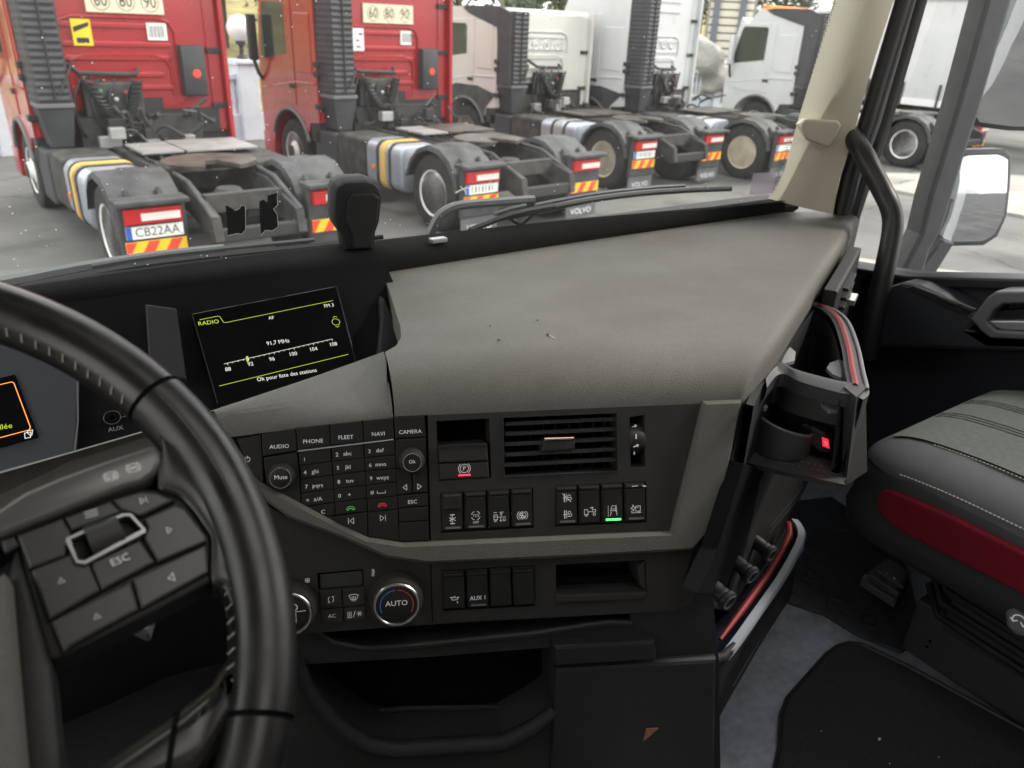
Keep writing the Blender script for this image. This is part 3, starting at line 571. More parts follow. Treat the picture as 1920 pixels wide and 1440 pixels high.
# rocker switches
def switch(px, P, symk=None, txt=None, lamp=None, wbar=True, extra=None, sc=None):
    m = MB(); q = pk(P, px, .006)
    m.prism(q, -.03, .004, P, .0015); sw = m.build('switch', M['key'], dash)
    a, b, c_, d_ = [V(x) for x in q]
    f = lambda s_, t_: tuple(lerp(lerp(a, b, s_), lerp(d_, c_, s_), t_))
    m = MB(); m.prism([f(.04, .03), f(.96, .03), f(.96, .14), f(.04, .14)], .003, .0075, P, .002); m.build('top_ridge', M['key'], sw)
    m = MB(); m.prism([f(.05, .14), f(.95, .14), f(.95, .97), f(.05, .97)], .003, .0062, P, .0015); m.build('rocker', M['key'], sw)
    if wbar or lamp:
        m = MB(); m.prism([f(.18, .88), f(.86, .88), f(.86, .93), f(.18, .93)], .0055, .0068, P); m.build('lamp', M[lamp] if lamp else M['grey'], sw)
    if extra:
        m = MB(); m.prism([f(.12, .03), f(.88, .03), f(.88, .4), f(.12, .4)], .004, .011, P, .0015)
        for i in range(7): m.prism([f(.14, .06+i*.045), f(.86, .06+i*.045), f(.86, .075+i*.045), f(.14, .075+i*.045)], .0105, .0116, P)
        m.build('guard', M['panel'], sw)
    if symk:
        m = MB()
        for kd, s_, t_ in symk: sym(m, P, kd, f(s_, t_), KU*.92, .0066)
        if txt: m.text(P, txt, f(.5, .66), 9*KPX/.69, .0066)
        m.build('legend', M['legend'], sw)
    elif txt:
        m = MB(); m.text(P, txt, f(.5, .72), 8.5*KPX/.69, .0066, .9); m.build('legend', M['legend'], sw)
def bank(x0s, tl, tr, bl, br, xl, xr):
    res = []
    for (a, b) in x0s:
        g = lambda x, l, r: l+(r-l)*(x-xl)/(xr-xl)
        res.append([(a, g(a, tl, tr)), (b, g(b, tl, tr)), (b+6, g(b, bl, br)), (a+6, g(a, bl, br))])
    return res
q = bank([(129, 277), (284, 433), (441, 589), (597, 741)], 660, 625, 915, 882, 129, 745)
spec1 = [dict(symk=[('axle', .5, .68)], extra=True), dict(symk=[('tcs', .5, .62)]), dict(symk=[('level', .52, .68)], wbar=False), dict(symk=[('abs', .5, .68)])]
for px, kw in zip(q, spec1): switch(Z2(*px), FAC, **kw)
q = bank([(893, 1040), (1047, 1192), (1198, 1345), (1352, 1496)], 612, 584, 873, 846, 893, 1500)
spec2 = [dict(symk=[('cloudoff', .5, .3), ('cloud', .5, .72)]), dict(symk=[('coupling', .5, .68)], wbar=False), dict(symk=[('lane', .5, .66)], lamp='ledgreen'), dict(symk=[('crash', .5, .66)])]
for px, kw in zip(q, spec2): switch(Z2(*px), FAC, **kw)
m = MB(); c = FAC.uv(1206, 911, .009); m.stroke(FAC, [FAC.uv(1186, 912, .009), FAC.uv(1196, 911, .009)], .0012, .0085); m.stroke(FAC, [FAC.uv(1206, 911, .009), FAC.uv(1211, 912, .009)], .0018, .0085); m.build('worn_edge', pbr('worn white plastic', (.7, .7, .68), .7), dash)
# --- taupe frame round the facia
tf = [(1320, 753), (1394, 750), (1346, 983), (1300, 1033), (1050, 1047), (800, 1058), (725, 1047), (640, 1010), (540, 972), (480, 928), (425, 862), (440, 855), (456, 881), (490, 907), (565, 947), (640, 987), (690, 1010), (755, 1020), (806, 1018), (1259, 998)]
m = MB(); m.plate(pk(FAC, tf, .012), [], -.06, .008, FAC)
tu = pk(FAC, tf, .012); ti = inset(tu, .004)
n = len(tu); A_ = [FAC.pt(x, y, .008) for x, y in tu]; B2 = [FAC.pt(x, y, .012) for x, y in ti]
m2 = MB(); m2.add([FAC.pt(x, y, -.06) for x, y in tu]+A_+B2, [(i, (i+1) % n, n+(i+1) % n, n+i) for i in range(n)]+[(n+i, n+(i+1) % n, 2*n+(i+1) % n, 2*n+i) for i in range(n)])
m2.plate(ti, [], .012, .012, FAC); m2.build('facia_frame', M['trim'], dash)
# --- climate panel below
LOW = Plane(FAC.hit(1000, 1050, -.006), 115.5, 14)
lo = [(470, 930), (540, 970), (640, 1006), (725, 1042), (800, 1052), (1050, 1041), (1300, 1026), (1338, 1000), (1300, 1130), (1262, 1146), (900, 1163), (600, 1186), (470, 1196)]
ph = Z3((1253, 93), (1658, 72), (1663, 214), (1255, 230)); bh = Z3((739, 122), (1158, 98), (1160, 278), (747, 302)); dh = Z3((178, 131), (386, 112), (389, 192), (184, 210))
m = MB(); m.plate(pk(LOW, lo, 0), [pk(LOW, h_, 0) for h_ in (ph, bh, dh)], -.03, 0, LOW); m.build('climate_panel', M['panel'], dash)
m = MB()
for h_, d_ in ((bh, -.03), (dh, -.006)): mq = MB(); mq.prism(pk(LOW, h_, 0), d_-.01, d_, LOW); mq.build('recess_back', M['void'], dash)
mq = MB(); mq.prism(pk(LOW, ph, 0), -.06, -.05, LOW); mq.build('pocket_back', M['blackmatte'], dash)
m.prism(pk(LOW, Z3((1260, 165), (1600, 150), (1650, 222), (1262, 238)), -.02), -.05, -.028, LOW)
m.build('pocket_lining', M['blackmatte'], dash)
m = MB(); m.prism(pk(LOW, Z3((1253, 232), (1662, 216), (1660, 248), (1258, 270)), .006), -.01, .006, LOW, .0025); m.build('pocket_lip', M['panel'], dash)
m = MB(); m.prism(pk(LOW, Z3((1620, 110), (1655, 75), (1661, 214), (1632, 190)), -.002), -.045, -.002, LOW, .002); m.build('pocket_cheek', M['panel'], dash)
m = MB(); m.prism(pk(LOW, Z3((192, 138), (380, 120), (383, 184), (196, 200)), -.002), -.01, -.002, LOW); m.build('climate_display', pbr('unlit display', (.03, .03, .028), .2), dash)
m = MB(); m.stroke(LOW, pk(LOW, Z3((690, 92), (698, 352)), .0006), .0012, .0006); m.build('panel_seam', M['void'], dash)
q = bank([(742, 843), (850, 948), (955, 1052), (1058, 1157)], 128, 104, 298, 276, 742, 1160)
for px, kw in zip(q, [dict(symk=[('oil', .5, .7)], wbar=False), dict(txt='AUX 1'), dict(wbar=False), dict(wbar=False)]): switch(Z3(*px), LOW, **kw)
for px, kd in (([(190, 215), (288, 207), (292, 285), (195, 292)], 'seatheat'), ([(294, 207), (388, 200), (394, 275), (298, 284)], 'defrost'), ([(194, 297), (293, 290), (297, 352), (198, 358)], 'AC'), ([(299, 289), (395, 280), (398, 340), (302, 350)], 'heatcool')):
    m = MB(); m.prism(pk(LOW, Z3(*px), .003), -.002, .003, LOW, .0009); kk = m.build('climate_button', M['panel'], dash)
    cx = sum(p[0] for p in px)/4; cy = sum(p[1] for p in px)/4; m = MB(); c = pk(LOW, Z3((cx, cy)), .0033)[0]
    if kd == 'AC': m.text(LOW, 'AC', c, 7*KPX/.69, .0034)
    else: sym(m, LOW, kd, c, KU*.95, .0034)
    m.build('legend', M['legend'], kk)
m = MB(); sym(m, LOW, 'fan', pk(LOW, Z3((135, 164)), .0006)[0], KU*.75, .0006); sym(m, LOW, 'thermo', pk(LOW, Z3((430, 130)), .0006)[0], KU*.7, .0006); m.build('panel_symbols', M['legend'], dash)
k_, m, c2, w_ = knob(Z3((537, 268))[0], .0325, .022, .0275, 'AUTO', 10, LOW); m.build('legend', M['legend'], k_)
m = MB(); m.arc(LOW, c2, .0195, 95, 205, .0008, w_+.0002); m.build('cold_arc', pbr('blue print', (.1, .2, .6), .6), k_)
m = MB(); m.arc(LOW, c2, .0195, -30, 85, .0008, w_+.0002); m.build('warm_arc', pbr('red print', (.6, .06, .06), .6), k_)
k_, m, c2, w_ = knob(Z3((50, 312))[0], .0325, .022, .0275, '', 10, LOW); sym(m, LOW, 'horn', (c2[0]+.006, c2[1]-.004), KU*1.1, w_); m.arc(LOW, (c2[0]+.007, c2[1]+.009), .004, 0, 360, .0009, w_); m.stroke(LOW, [(c2[0]-.02, c2[1]+.002), (c2[0]+.02, c2[1]+.004)], .0007, w_); m.build('legend', M['legend'], k_)
# --- lower console with open tray and bin
LWR = Plane(LOW.hit(900, 1165, -.012), 116, 6)
lw = [(470, 1180), (600, 1172), (900, 1152), (1262, 1132), (1335, 1100), (1348, 1240), (1352, 1520), (430, 1560), (440, 1190)]
th = [(598, 1184), (900, 1166), (1183, 1150), (1180, 1166), (1120, 1168), (1000, 1184), (760, 1208), (680, 1212), (630, 1202)]
bn = [(566, 1246), (800, 1232), (1030, 1214), (1036, 1328), (1000, 1354), (944, 1386), (740, 1398), (690, 1390), (640, 1358), (600, 1312), (578, 1275)]
m = MB(); m.plate(pk(LWR, lw), [pk(LWR, th), pk(LWR, bn)], -.07, 0, LWR); m.build('lower_console', M['black'], dash)
m = MB(); m.prism(pk(LWR, th), -.1, -.068, LWR); m.prism(pk(LWR, bn), -.12, -.069, LWR); m.build('tray_lining', M['void'], dash)
m = MB(); m.tube([LWR.hit(x, y, .003) for x, y in ((590, 1180), (625, 1204), (680, 1215), (760, 1211), (1000, 1187), (1110, 1170), (1140, 1166), (1183, 1168))], .0042, 8); m.build('tray_lip', M['black'], dash, smooth=True)
m = MB(); m.tube([LWR.hit(x, y, .004) for x, y in ((560, 1240), (574, 1278), (597, 1318), (638, 1364), (690, 1397), (740, 1405), (944, 1393), (1004, 1360), (1042, 1332))], [.008, .008, .009, .011, .012, .012, .012, .011, .009], 10); m.build('bin_rim', M['softblack'], dash, smooth=True)
m = MB(); m.tube([LWR.hit(x, y, -.062) for x, y in ((690, 1335), (760, 1328), (900, 1326), (985, 1330))], .004, 8); m.build('bin_ledge', M['black'], dash, smooth=True)
m = MB(); m.prism(pk(LWR, [(1039, 1213), (1228, 1204), (1232, 1238), (1041, 1250)], .018), -.02, .018, LWR, .004); m.build('console_cap', M['softblack'], dash)
m = MB(); m.prism(pk(LWR, [(1041, 1254), (1232, 1242), (1345, 1236), (1340, 1540), (1030, 1560)], .012), -.02, .012, LWR, .006); m.build('console_block', M['black'], dash)
# --- side of the console, facing the passenger
SA = V((math.sin(rad(66)), math.cos(rad(66)), 0))
ed = [FAC.hit(1393, 752, .006), FAC.hit(1346, 983, .006), FAC.hit(1300, 1033, .004), LOW.hit(1268, 1142, -.002), LOW.hit(1268, 1142, -.002)+V((-.1, .1, -.03))]
m = MB(); m.grid([[p, p+SA*.12+V((0, 0, -.0)), p+SA*.5, p+SA*.95] for p in ed]); m.build('console_side', M['softblack'], dash)
m = MB(); rows = [[p for p in PADEDGE], [p+V((0, 0, -.05)) for p in PADEDGE], [p-PB*.03+V((0, 0, -.3)) for p in PADEDGE], [p-PB*.1+V((0, 0, -.58)) for p in PADEDGE]]; m.grid(rows); m.build('passenger_facia', M['black'], dash, smooth=30)
# vertical cover strip and chrome lines on that side
side = Plane(ed[1]+SA*.02, e=SA, u=(0, 0, 1))
def sidehit(px, py): v = ray(px, py); n_ = V((SA.y, -SA.x, 0)); o_ = ed[1]+n_*.012; return CAM+v*((o_-CAM).dot(n_)/v.dot(n_))
def slab(pts, dvec, name, mat, parent):
    k = len(pts); m = MB(); m.add(list(pts)+[p+dvec for p in pts], [tuple(range(k)), tuple(range(k, 2*k))]+[(i, (i+1) % k, k+(i+1) % k, k+i) for i in range(k)]); return m.build(name, mat, parent)
sn = V((SA.y, -SA.x, 0))
slab([sidehit(x, y) for x, y in ((1395, 870), (1450, 885), (1370, 1110), (1308, 1112), (1345, 1030))], -sn*.02, 'side_cover', M['blackmatte'], dash)
# side air vent at the far end, under the pad
vp = Plane(onz(1560, 480, -.375)+PB*.024, e=PA, u=(0, 0, 1))
m = MB(); m.box((-.16, -.115, -.01), (.19, -.02, .012), vp, .004); sv = m.build('side_air_vent', M['black'], dash)
for i in range(4):
    m = MB(); m.box((-.06, -.10+i*.018, .010), (.06, -.094+i*.018, .022), vp, .001); m.build('slat', M['black'], sv)
m = MB(); m.box((-.02, -.082, .018), (.03, -.072, .036), vp, .002); m.build('vent_tab', M['chrome'], sv)
# three round 12 volt plugs under the side, on their panel
pax = (sn*.8+V((0, 0, -.15))-SA*.35).normalized(); q1 = at(1359, 1121, 1.02); q3 = at(1439, 1034, 1.22)
SOP = Plane(q1-pax*.034+sn*.008, e=V((q3.x-q1.x, q3.y-q1.y, 0)), u=(0, 0, 1))
m = MB(); m.prism(pk(SOP, [(1376, 985), (1440, 870), (1520, 880), (1516, 905), (1445, 1045), (1368, 1150), (1325, 1140)]), -.03, 0, SOP, .004); m.build('socket_panel', M['black'], dash)
for a, b in (((1446, 986), (1507, 912)), ((1442, 1000), (1505, 924))): m = MB(); m.stroke(SOP, pk(SOP, [a, b], .001), .0035, .001); m.build('side_trim_line', M['grey'], dash)
for (x, y, d_, lab) in ((1359, 1121, 1.02, 'near'), (1403, 1074, 1.12, 'mid'), (1439, 1034, 1.22, 'far')):
    c = at(x, y, d_); ax = (sn*.8+V((0, 0, -.15))-SA*.35).normalized()
    m = MB(); m.lathe([(0, -.03), (.010, -.03), (.0115, -.014), (.0105, -.01), (.012, -.006), (.0115, -.001), (.0145, .002), (.0148, .007), (.0125, .009), (0, .009)], c, ax, 24); pl = m.build('socket_plug', M['rubber'], dash, smooth=40)
    m = MB(); m.lathe([(.008, .0092), (.011, .0098), (.0115, .0092)], c, ax, 24, True); m.build('plug_ring', M['grey'], pl, smooth=True)
    if lab == 'near': m = MB(); m.lathe([(0, -.036), (.0115, -.036), (.0115, -.022)], c, ax, 20); m.build('green_collar', pbr('pale green plastic', (.25, .38, .2), .5), pl, smooth=40)
# --- storage pocket by the floor with red and silver trim
ZR = -.80
rail = [(1240, 1236), (1335, 1238), (1356, 1232), (1376, 1210), (1420, 1148), (1462, 1088), (1488, 1042), (1502, 1010), (1500, 992), (1490, 978)]
pt = thing('storage_pocket', 'black floor pocket with red and silver edge beside the console', 'storage pocket', (.85, .7, FLZ))
RL = [onz(x, y, ZR) for x, y in rail]
m = MB(); RBt = [onz(x, y, -1.0) for x, y in ((1235, 1480), (1340, 1440), (1346, 1350), (1370, 1306), (1424, 1212), (1462, 1152), (1482, 1122), (1490, 1082), (1490, 1042), (1486, 1022))]; rows = [[p for p in RL], [p+V((.004, -.004, -.012)) for p in RL], [lerp(p, q, .5) for p, q in zip(RL, RBt)], RBt]; m.grid(rows); m.build('pocket_wall', M['black'], pt, smooth=40)
RS = smoothp(RL[2:], 3); m = MB(); m.grid([[p+V((-.005, .006, .0)) for p in RS], [p+V((-.004, .005, .005)) for p in RS], [p+V((.003, -.003, .0055)) for p in RS], [p+V((.005, -.005, .002)) for p in RS], [p+V((.005, -.005, -.006)) for p in RS]]); m.build('silver_edge', M['paleedge'], pt, smooth=50)
m = MB(); m.tube(RL[:4], [.008, .009, .008, .006], 10); m.build('front_edge', M['softblack'], pt, smooth=True)
inn = [p+V((-.012, .016, .004)) for p in RL[3:-1]]+[RL[-1]+V((-.02, .0, .003))]
m = MB(); m.tube(inn, [.003]+[.0055]*(len(inn)-1), 8); m.build('red_strip', M['redtrim'], pt, smooth=True)
fl = [onz(x, y, ZR-.06) for x, y in ((1232, 1230), (1240, 1200), (1300, 1170), (1420, 1080), (1500, 1000), (1510, 1030), (1380, 1200), (1340, 1240))]
m = MB(); m.add(fl, [tuple(range(len(fl)))]); m.build('carpet_lining', M['blue'], pt)
m = MB(); m.tube([onz(x, y, FLZ-H+.035) for x, y in ((1372, 1288), (1405, 1230), (1432, 1184))], .003, 6); m.build('kick_trim', M['grey'], pt)
# ================================================================== CUP HOLDER
A0 = onz(1395, 690, -.375)
def CH(a, b, z): return A0+PA*a+PB*b+V((0, 0, z+.375))
cu = thing('cup_holder', 'pulled out black double cup holder with red strip and glowing red socket', 'cup holder', CH(.25, .07, -.53))
ZT, ZB = -.425, -.54
def tpx(x, y, z=ZT): return onz(x, y, z)
orail = [(1512, 572), (1550, 582), (1578, 604), (1596, 650), (1606, 700), (1612, 732), (1600, 745)]
OR = [tpx(*p) for p in orail]
OR = smoothp(OR, 4)
# outer wall : rail top, down to the base
base_ = [p+V((0, 0, ZB-ZT)) for p in OR]
m = MB(); m.grid([[p-PB*.016+V((0, 0, .002)) for p in OR], [p+V((0, 0, .004)) for p in OR], [p+PB*.012 for p in OR], [p+PB*.012+V((0, 0, -.03)) for p in OR], [p+PB*.006+V((0, 0, ZB-ZT)) for p in OR], [p-PB*.004+V((0, 0, ZB-ZT)) for p in OR], [p-PB*.016+V((0, 0, -.01)) for p in OR]]); m.build('outer_wall', M['shell'], cu, smooth=35)
m = MB(); r_ = [p-PB*.007+V((0, 0, .007)) for p in OR[:21]]; m.grid([[p-PB*.004 for p in r_], [p+V((0, 0, .002)) for p in r_], [p+PB*.004 for p in r_]]); m.build('red_strip', M['redtrim'], cu, smooth=True)
m = MB(); m.tube([p+PB*.008+V((0, 0, .004)) for p in OR[:21]], .0028, 8); m.build('edge_bead', M['grey'], cu, smooth=True)
nb = tpx(1600, 742); na = tpx(1420, 722)
# near upright corner post and cross bar
cp = [tpx(1580, 732), tpx(1610, 716), tpx(1621, 735), tpx(1604, 752)]; cb_ = [onz(x, y, ZB-.012) for x, y in ((1578, 893), (1600, 870), (1626, 884), (1586, 910))]
m = MB(); kz = V((0, 0, ZB-ZT-.004)); m.add([p+V((0, 0, .006)) for p in cp]+cb_, [(0, 1, 2, 3), (4, 5, 6, 7), (0, 1, 5, 4), (1, 2, 6, 5), (2, 3, 7, 6), (3, 0, 4, 7)]); m.build('corner_post', M['shell'], cu)
bar = [(1432, 712), (1450, 690), (1468, 688), (1490, 700), (1530, 712), (1570, 722), (1600, 727)]
BR = smoothp([tpx(*p) for p in bar], 3); nn = (BR[-1]-BR[0]).normalized(); pp = V((nn.y, -nn.x, 0))
m = MB(); m.grid([[p-pp*.002+V((0, 0, -.06)) for p in BR], [p-pp*.010+V((0, 0, .003)) for p in BR], [p+pp*.010+V((0, 0, .006)) for p in BR], [p+pp*.026+V((0, 0, .0)) for p in BR], [p+pp*.024+V((0, 0, -.02)) for p in BR]]); m.build('cross_bar', M['shell'], cu, smooth=40)
# inner wall along the dash
IN = [tpx(*p) for p in ((1512, 572), (1490, 605), (1462, 650), (1440, 690), (1415, 722), (1398, 760))]
m = MB(); m.grid([[p+V((0, 0, .002)) for p in IN], [p+PB*.01+V((0, 0, .002)) for p in IN], [p+PB*.012+V((0, 0, ZB-ZT)) for p in IN]]); m.build('inner_wall', M['black'], cu, smooth=30)
# floor of the rear well and of the front tray
m = MB(); f_ = [p+V((0, 0, ZB-ZT+.002)) for p in IN[:4]]+[p+V((0, 0, ZB-ZT+.002)) for p in BR[6:]]+[p+V((0, 0, ZB-ZT+.002)) for p in OR[::-1][8:]]; m.add(f_, [tuple(range(len(f_)))]); m.build('well_floor', M['void'], cu)
tr = [(1386, 835), (1392, 858), (1470, 878), (1580, 903), (1605, 880), (1612, 830), (1560, 790), (1440, 770), (1400, 790)]
m = MB(); TR = [onz(x, y, ZB) for x, y in tr]; TL = [p+V((0, 0, -.012)) for p in TR]; k = len(TR); m.add(TR+TL, [tuple(range(k)), tuple(range(k, 2*k))]+[(i, (i+1) % k, k+(i+1) % k, k+i) for i in range(k)]); m.build('tray', M['shell'], cu)
m = MB(); fr = [onz(x, y, ZB+.004) for x, y in ((1378, 862), (1470, 884), (1585, 909))]; fb = [onz(x, y, ZB-.014) for x, y in ((1378, 862), (1470, 886), (1585, 910))]; fi = [onz(x, y, ZB+.002) for x, y in ((1388, 845), (1475, 870), (1578, 893))]
m.grid([fi, fr, fb]); m.build('tray_lip', M['shell'], cu)
m = MB(); m.tube([tpx(1402, 738), onz(1390, 800, -.48), onz(1376, 860, ZB)], .008, 8); m.build('left_frame', M['softblack'], cu, smooth=True)
m = MB(); cnt = 0
for i in range(14):
    for j in range(5):
        x = 1402+i*12+(6 if j % 2 else 0); y = 836+j*9+i*2.6
        if y > 842+i*3.0+22 or (x > 1555): continue
        p = onz(x, y, ZB); m.add([p+V((dx*.0016, dy*.0016, .0006)) for dx, dy in ((-1, -1), (1, -1), (1, 1), (-1, 1))], [(0, 1, 2, 3)])
o = m.build('grip_dots', M['grey'], cu); o['kind'] = 'stuff'
# round insert: open ring
c0 = onz(1460, 838, ZB)+V((0, 0, .040)); ax = V((0, 0, 1)); R_ = .043
arc_ = [rad(150+i*10) for i in range(21)]
def ringpt(a, r, z): return c0+V((math.cos(a)*r, math.sin(a)*r, z))
m = MB(); m.grid([[ringpt(a, R_, -.038) for a in arc_], [ringpt(a, R_, .0+.012*math.cos((a-arc_[0])/(arc_[-1]-arc_[0])*math.pi)) for a in arc_], [ringpt(a, R_-.006, .001+.012*math.cos((a-arc_[0])/(arc_[-1]-arc_[0])*math.pi)) for a in arc_], [ringpt(a, R_-.009, -.038) for a in arc_]])
m.build('cup_ring', M['shell'], cu, smooth=35)
m = MB(); m.tube([ringpt(a, R_-.002, .0015+.012*math.cos((a-arc_[0])/(arc_[-1]-arc_[0])*math.pi)) for a in arc_], .0022, 6); m.build('ring_edge', M['grey'], cu, smooth=True)
# back wall of front well
m = MB(); BW = [p-pp*.035 for p in BR]; m.grid([[p+V((0, 0, -.012)) for p in BW], [p+V((0, 0, ZB-ZT)) for p in BW]]); m.build('well_back', M['black'], cu)
# four spring flaps
M['flap'] = pbr('translucent grey flap', (.24, .24, .25), .45)
for (x, y, z, pts) in ((0, 0, ZT-.012, [(1446, 668), (1456, 648), (1476, 646), (1492, 660), (1490, 676), (1468, 682), (1452, 676)]), (0, 0, ZT-.02, [(1550, 690), (1556, 680), (1574, 674), (1590, 682), (1592, 700), (1590, 716), (1584, 718), (1584, 710), (1562, 702)]),
                       (0, 0, ZT-.03, [(1534, 732), (1556, 736), (1574, 752), (1580, 768), (1556, 770), (1542, 758)]), (0, 0, ZT-.045, [(1414, 752), (1425, 748), (1440, 762), (1436, 766), (1418, 760)])):
    P = [onz(px_, py_, z) for px_, py_ in pts]; cc = sum(P, V())/len(P); m = MB(); k = len(P)
    m.add(P+[p+V((0, 0, -.005)) for p in P]+[cc+V((0, 0, .004))], [(i, (i+1) % k, 2*k) for i in range(k)]+[(i, (i+1) % k, k+(i+1) % k, k+i) for i in range(k)]+[tuple(range(k, 2*k))]); m.build('spring_flap', M['flap'], cu, smooth=50)
# socket with red glow in the front well
sp = Plane(onz(1553, 828, ZB+.03), 150, 0)
m = MB(); m.prism(pk(sp, [(1520, 800), (1548, 812), (1560, 850), (1535, 848), (1515, 830)]), -.02, .0, sp, .003); sk = m.build('usb_socket', M['rubber'], cu)
m = MB(); m.prism(pk(sp, [(1541, 821), (1553, 826), (1555, 842), (1542, 837)], .003), -.001, .003, sp, .001); m.build('glow', pbr('dim red lamp', (.25, .02, .02), .5, emit=((1, .03, .03), .5)), sk)
m = MB(); m.prism(pk(sp, [(1545, 827), (1551, 829), (1552, 836), (1546, 834)], .004), .002, .004, sp); m.build('glow_core', M['ledred'], sk)
# knee panel and column under the wedge
m = MB(); bb = bot; m.grid([[p-FAC.n*.004+V((0, .006, -.002)) for p in bb], [p+V((.0, .03, -.07)) for p in bb], [p+V((0, .12, -.3)) for p in bb], [V((p.x, p.y+.25, FLZ)) for p in bb]]); m.build('knee_panel', M['black'], dash, smooth=30)
WH = Plane(V((-.133, .389, H-.277)), e=(1, 0, 0), u=(0, math.sin(rad(54.2)), math.cos(rad(54.2))))
m = MB(); m.lathe([(.055, -.06), (.075, -.1), (.085, -.2), (.09, -.42)], WH.o, WH.n, 20); m.build('steering_column', M['black'], dash, smooth=40)
m = MB(); q = WH.shift(-.09); m.prism(pk(q, [(233, 1171), (262, 1164), (290, 1148), (292, 1156), (282, 1190), (275, 1191)], .004), -.01, .004, q, .002); stk = m.build('column_button', M['grey'], dash)
m = MB(); m.arc(q, q.uv(270, 1167, .005), .004, 0, 360, .001, .0055); m.stroke(q, [q.uv(266, 1167, .005), q.uv(274, 1166, .005)], .001, .0055); m.build('legend', M['legend'], stk)
# ================================================================== STEERING WHEEL
sw = thing('steering_wheel', 'worn black leather steering wheel with buttons on its right spoke', 'steering wheel', WH.o)
def Z6(*p): return [(x/2.4406, 850+y/2.4406) for x, y in p]
def wpt(a, r, w=0): return WH.pt(math.cos(a)*r, math.sin(a)*r, w)
def ringseg(a0, a1, n, rf):
    rows = []
    for i in range(n+1):
        a = rad(a0+(a1-a0)*i/n); ra, rb = rf(a0+(a1-a0)*i/n); row = []
        for k in range(21):
            t_ = 2*math.pi*k/20; row.append(wpt(a, .225+math.cos(t_)*ra, math.sin(t_)*rb))
        rows.append(row)
    m = MB(); m.grid(rows); return m
# angle of the leather seam
u_, v_ = WH.uv(300, 745, 0); SEAM = math.degrees(math.atan2(v_, u_)); u_, v_ = WH.uv(400, 1345, 0); SEAM2 = math.degrees(math.atan2(v_, u_))
ringseg(SEAM+.5, 200, 50, lambda a: (.0182, .0188)).build('upper_rim', M['leather'], sw, smooth='all')
ringseg(SEAM2+.4, SEAM-.4, 36, lambda a: (.0185, .0195)).build('grip', M['leather'], sw, smooth='all')
ringseg(-160, SEAM2-.4, 40, lambda a: (.0182, .0188)).build('lower_rim', M['leather'], sw, smooth='all')
for s0 in (SEAM, SEAM2): ringseg(s0-.9, s0+.9, 3, lambda a: (.0172, .0178)).build('seam_groove', M['void'], sw, smooth='all')
def stitches(a0, a1, step, rin, w):
    m = MB(); a = a0
    while a < a1:
        A_ = rad(a); B2 = rad(a+1.1); m.tube([wpt(A_, rin-.0015, w-.001), wpt((A_+B2)/2, rin+.0015, w+.0022), wpt(B2, rin+.0045, w+.0015)], .00045, 5); a += step
    o = m.build('stitching', M['thread'], sw, smooth=True); o['kind'] = 'stuff'
stitches(SEAM+2, 140, 2.35, .225-.0165, .0085); stitches(SEAM2+4, -8, 2.2, .225-.0172, .008)
m = MB()
# flare of the spoke into the grip, as a soft slab
def soft(pts, w0, w1, mat, name, ch=.006, parent=sw, P=WH):
    m = MB(); q = pk(P, pts, w1); m.prism(q, w0, w1, P, ch); o = m.build(name, mat, parent, smooth=60); return o
def loftslab(pts, w0, w1, mat, name, k=.012):
    q = pk(WH, pts, w1); n = len(q); rings = []
    for f_ in range(6):
        t_ = f_/5; rings.append([WH.pt(x, y, w0+(w1-w0)*math.sin(t_*math.pi/2)) for x, y in inset(q, k*(1-math.cos(t_*math.pi/2)))])
    m = MB(); m.add([p for r in rings for p in r], [(a*n+i, a*n+(i+1) % n, (a+1)*n+(i+1) % n, (a+1)*n+i) for a in range(5) for i in range(n)]+[tuple(5*n+i for i in range(n)), tuple(range(n))]); return m.build(name, mat, sw, smooth='all')
inn_ = smoothp([WH.hit(x, y, .011) for x, y in ((303, 832), (300, 862), (296, 890), (300, 912), (330, 922), (352, 938), (386, 985), (397, 1010), (398, 1082), (420, 1092), (432, 1122), (446, 1160))], 3)
aA = math.radians(SEAM-1); u_, v_ = WH.uv(486, 1180, 0); aB = math.atan2(v_, u_); no = len(inn_)
out2 = [wpt(aA+(aB-aA)*i/(no-1), .225-.003, .0192) for i in range(no)]
m = MB(); m.grid([[p-WH.n*.03 for p in inn_]]+[[lerp(a, b, t_)-WH.n*.005*math.sin(math.pi*t_) for a, b in zip(inn_, out2)] for t_ in (0, .06, .15, .3, .45, .6, .75, .88, 1)]); m.build('spoke_flare', M['leather'], sw, smooth='all')
# brushed upper panel of the spoke with two symbols
M['gun'] = pbr('gunmetal painted plastic', (.085, .082, .08), .36, .4, bump=('n', 1400, .06, .0003)); M['gunkey'] = pbr('dark grey key', (.022, .0215, .021), .36, bump=('n', 1000, .1, .0003))
soft([(-300, 1085), (-20, 966), (10, 945), (45, 922), (110, 894), (200, 861), (286, 832), (298, 840), (303, 862), (292, 886), (268, 905), (230, 915), (0, 1005), (-300, 1125)], -.014, .0145, M['gun'], 'spoke_panel', .003)
m = MB(); sym(m, WH, 'truckc', WH.uv(208, 893, .0149), .00034, .0149); sym(m, WH, 'eco', WH.uv(250, 877, .0149), .00034, .0149); m.build('spoke_symbols', M['legend'], sw)
soft([(-300, 1150), (0, 1006), (230, 917), (300, 916), (330, 922), (352, 938), (396, 1000), (396, 1090), (250, 1165), (110, 1235), (90, 1235), (30, 1010), (-300, 1200)], -.02, .006, M['black'], 'spoke_base', .002)
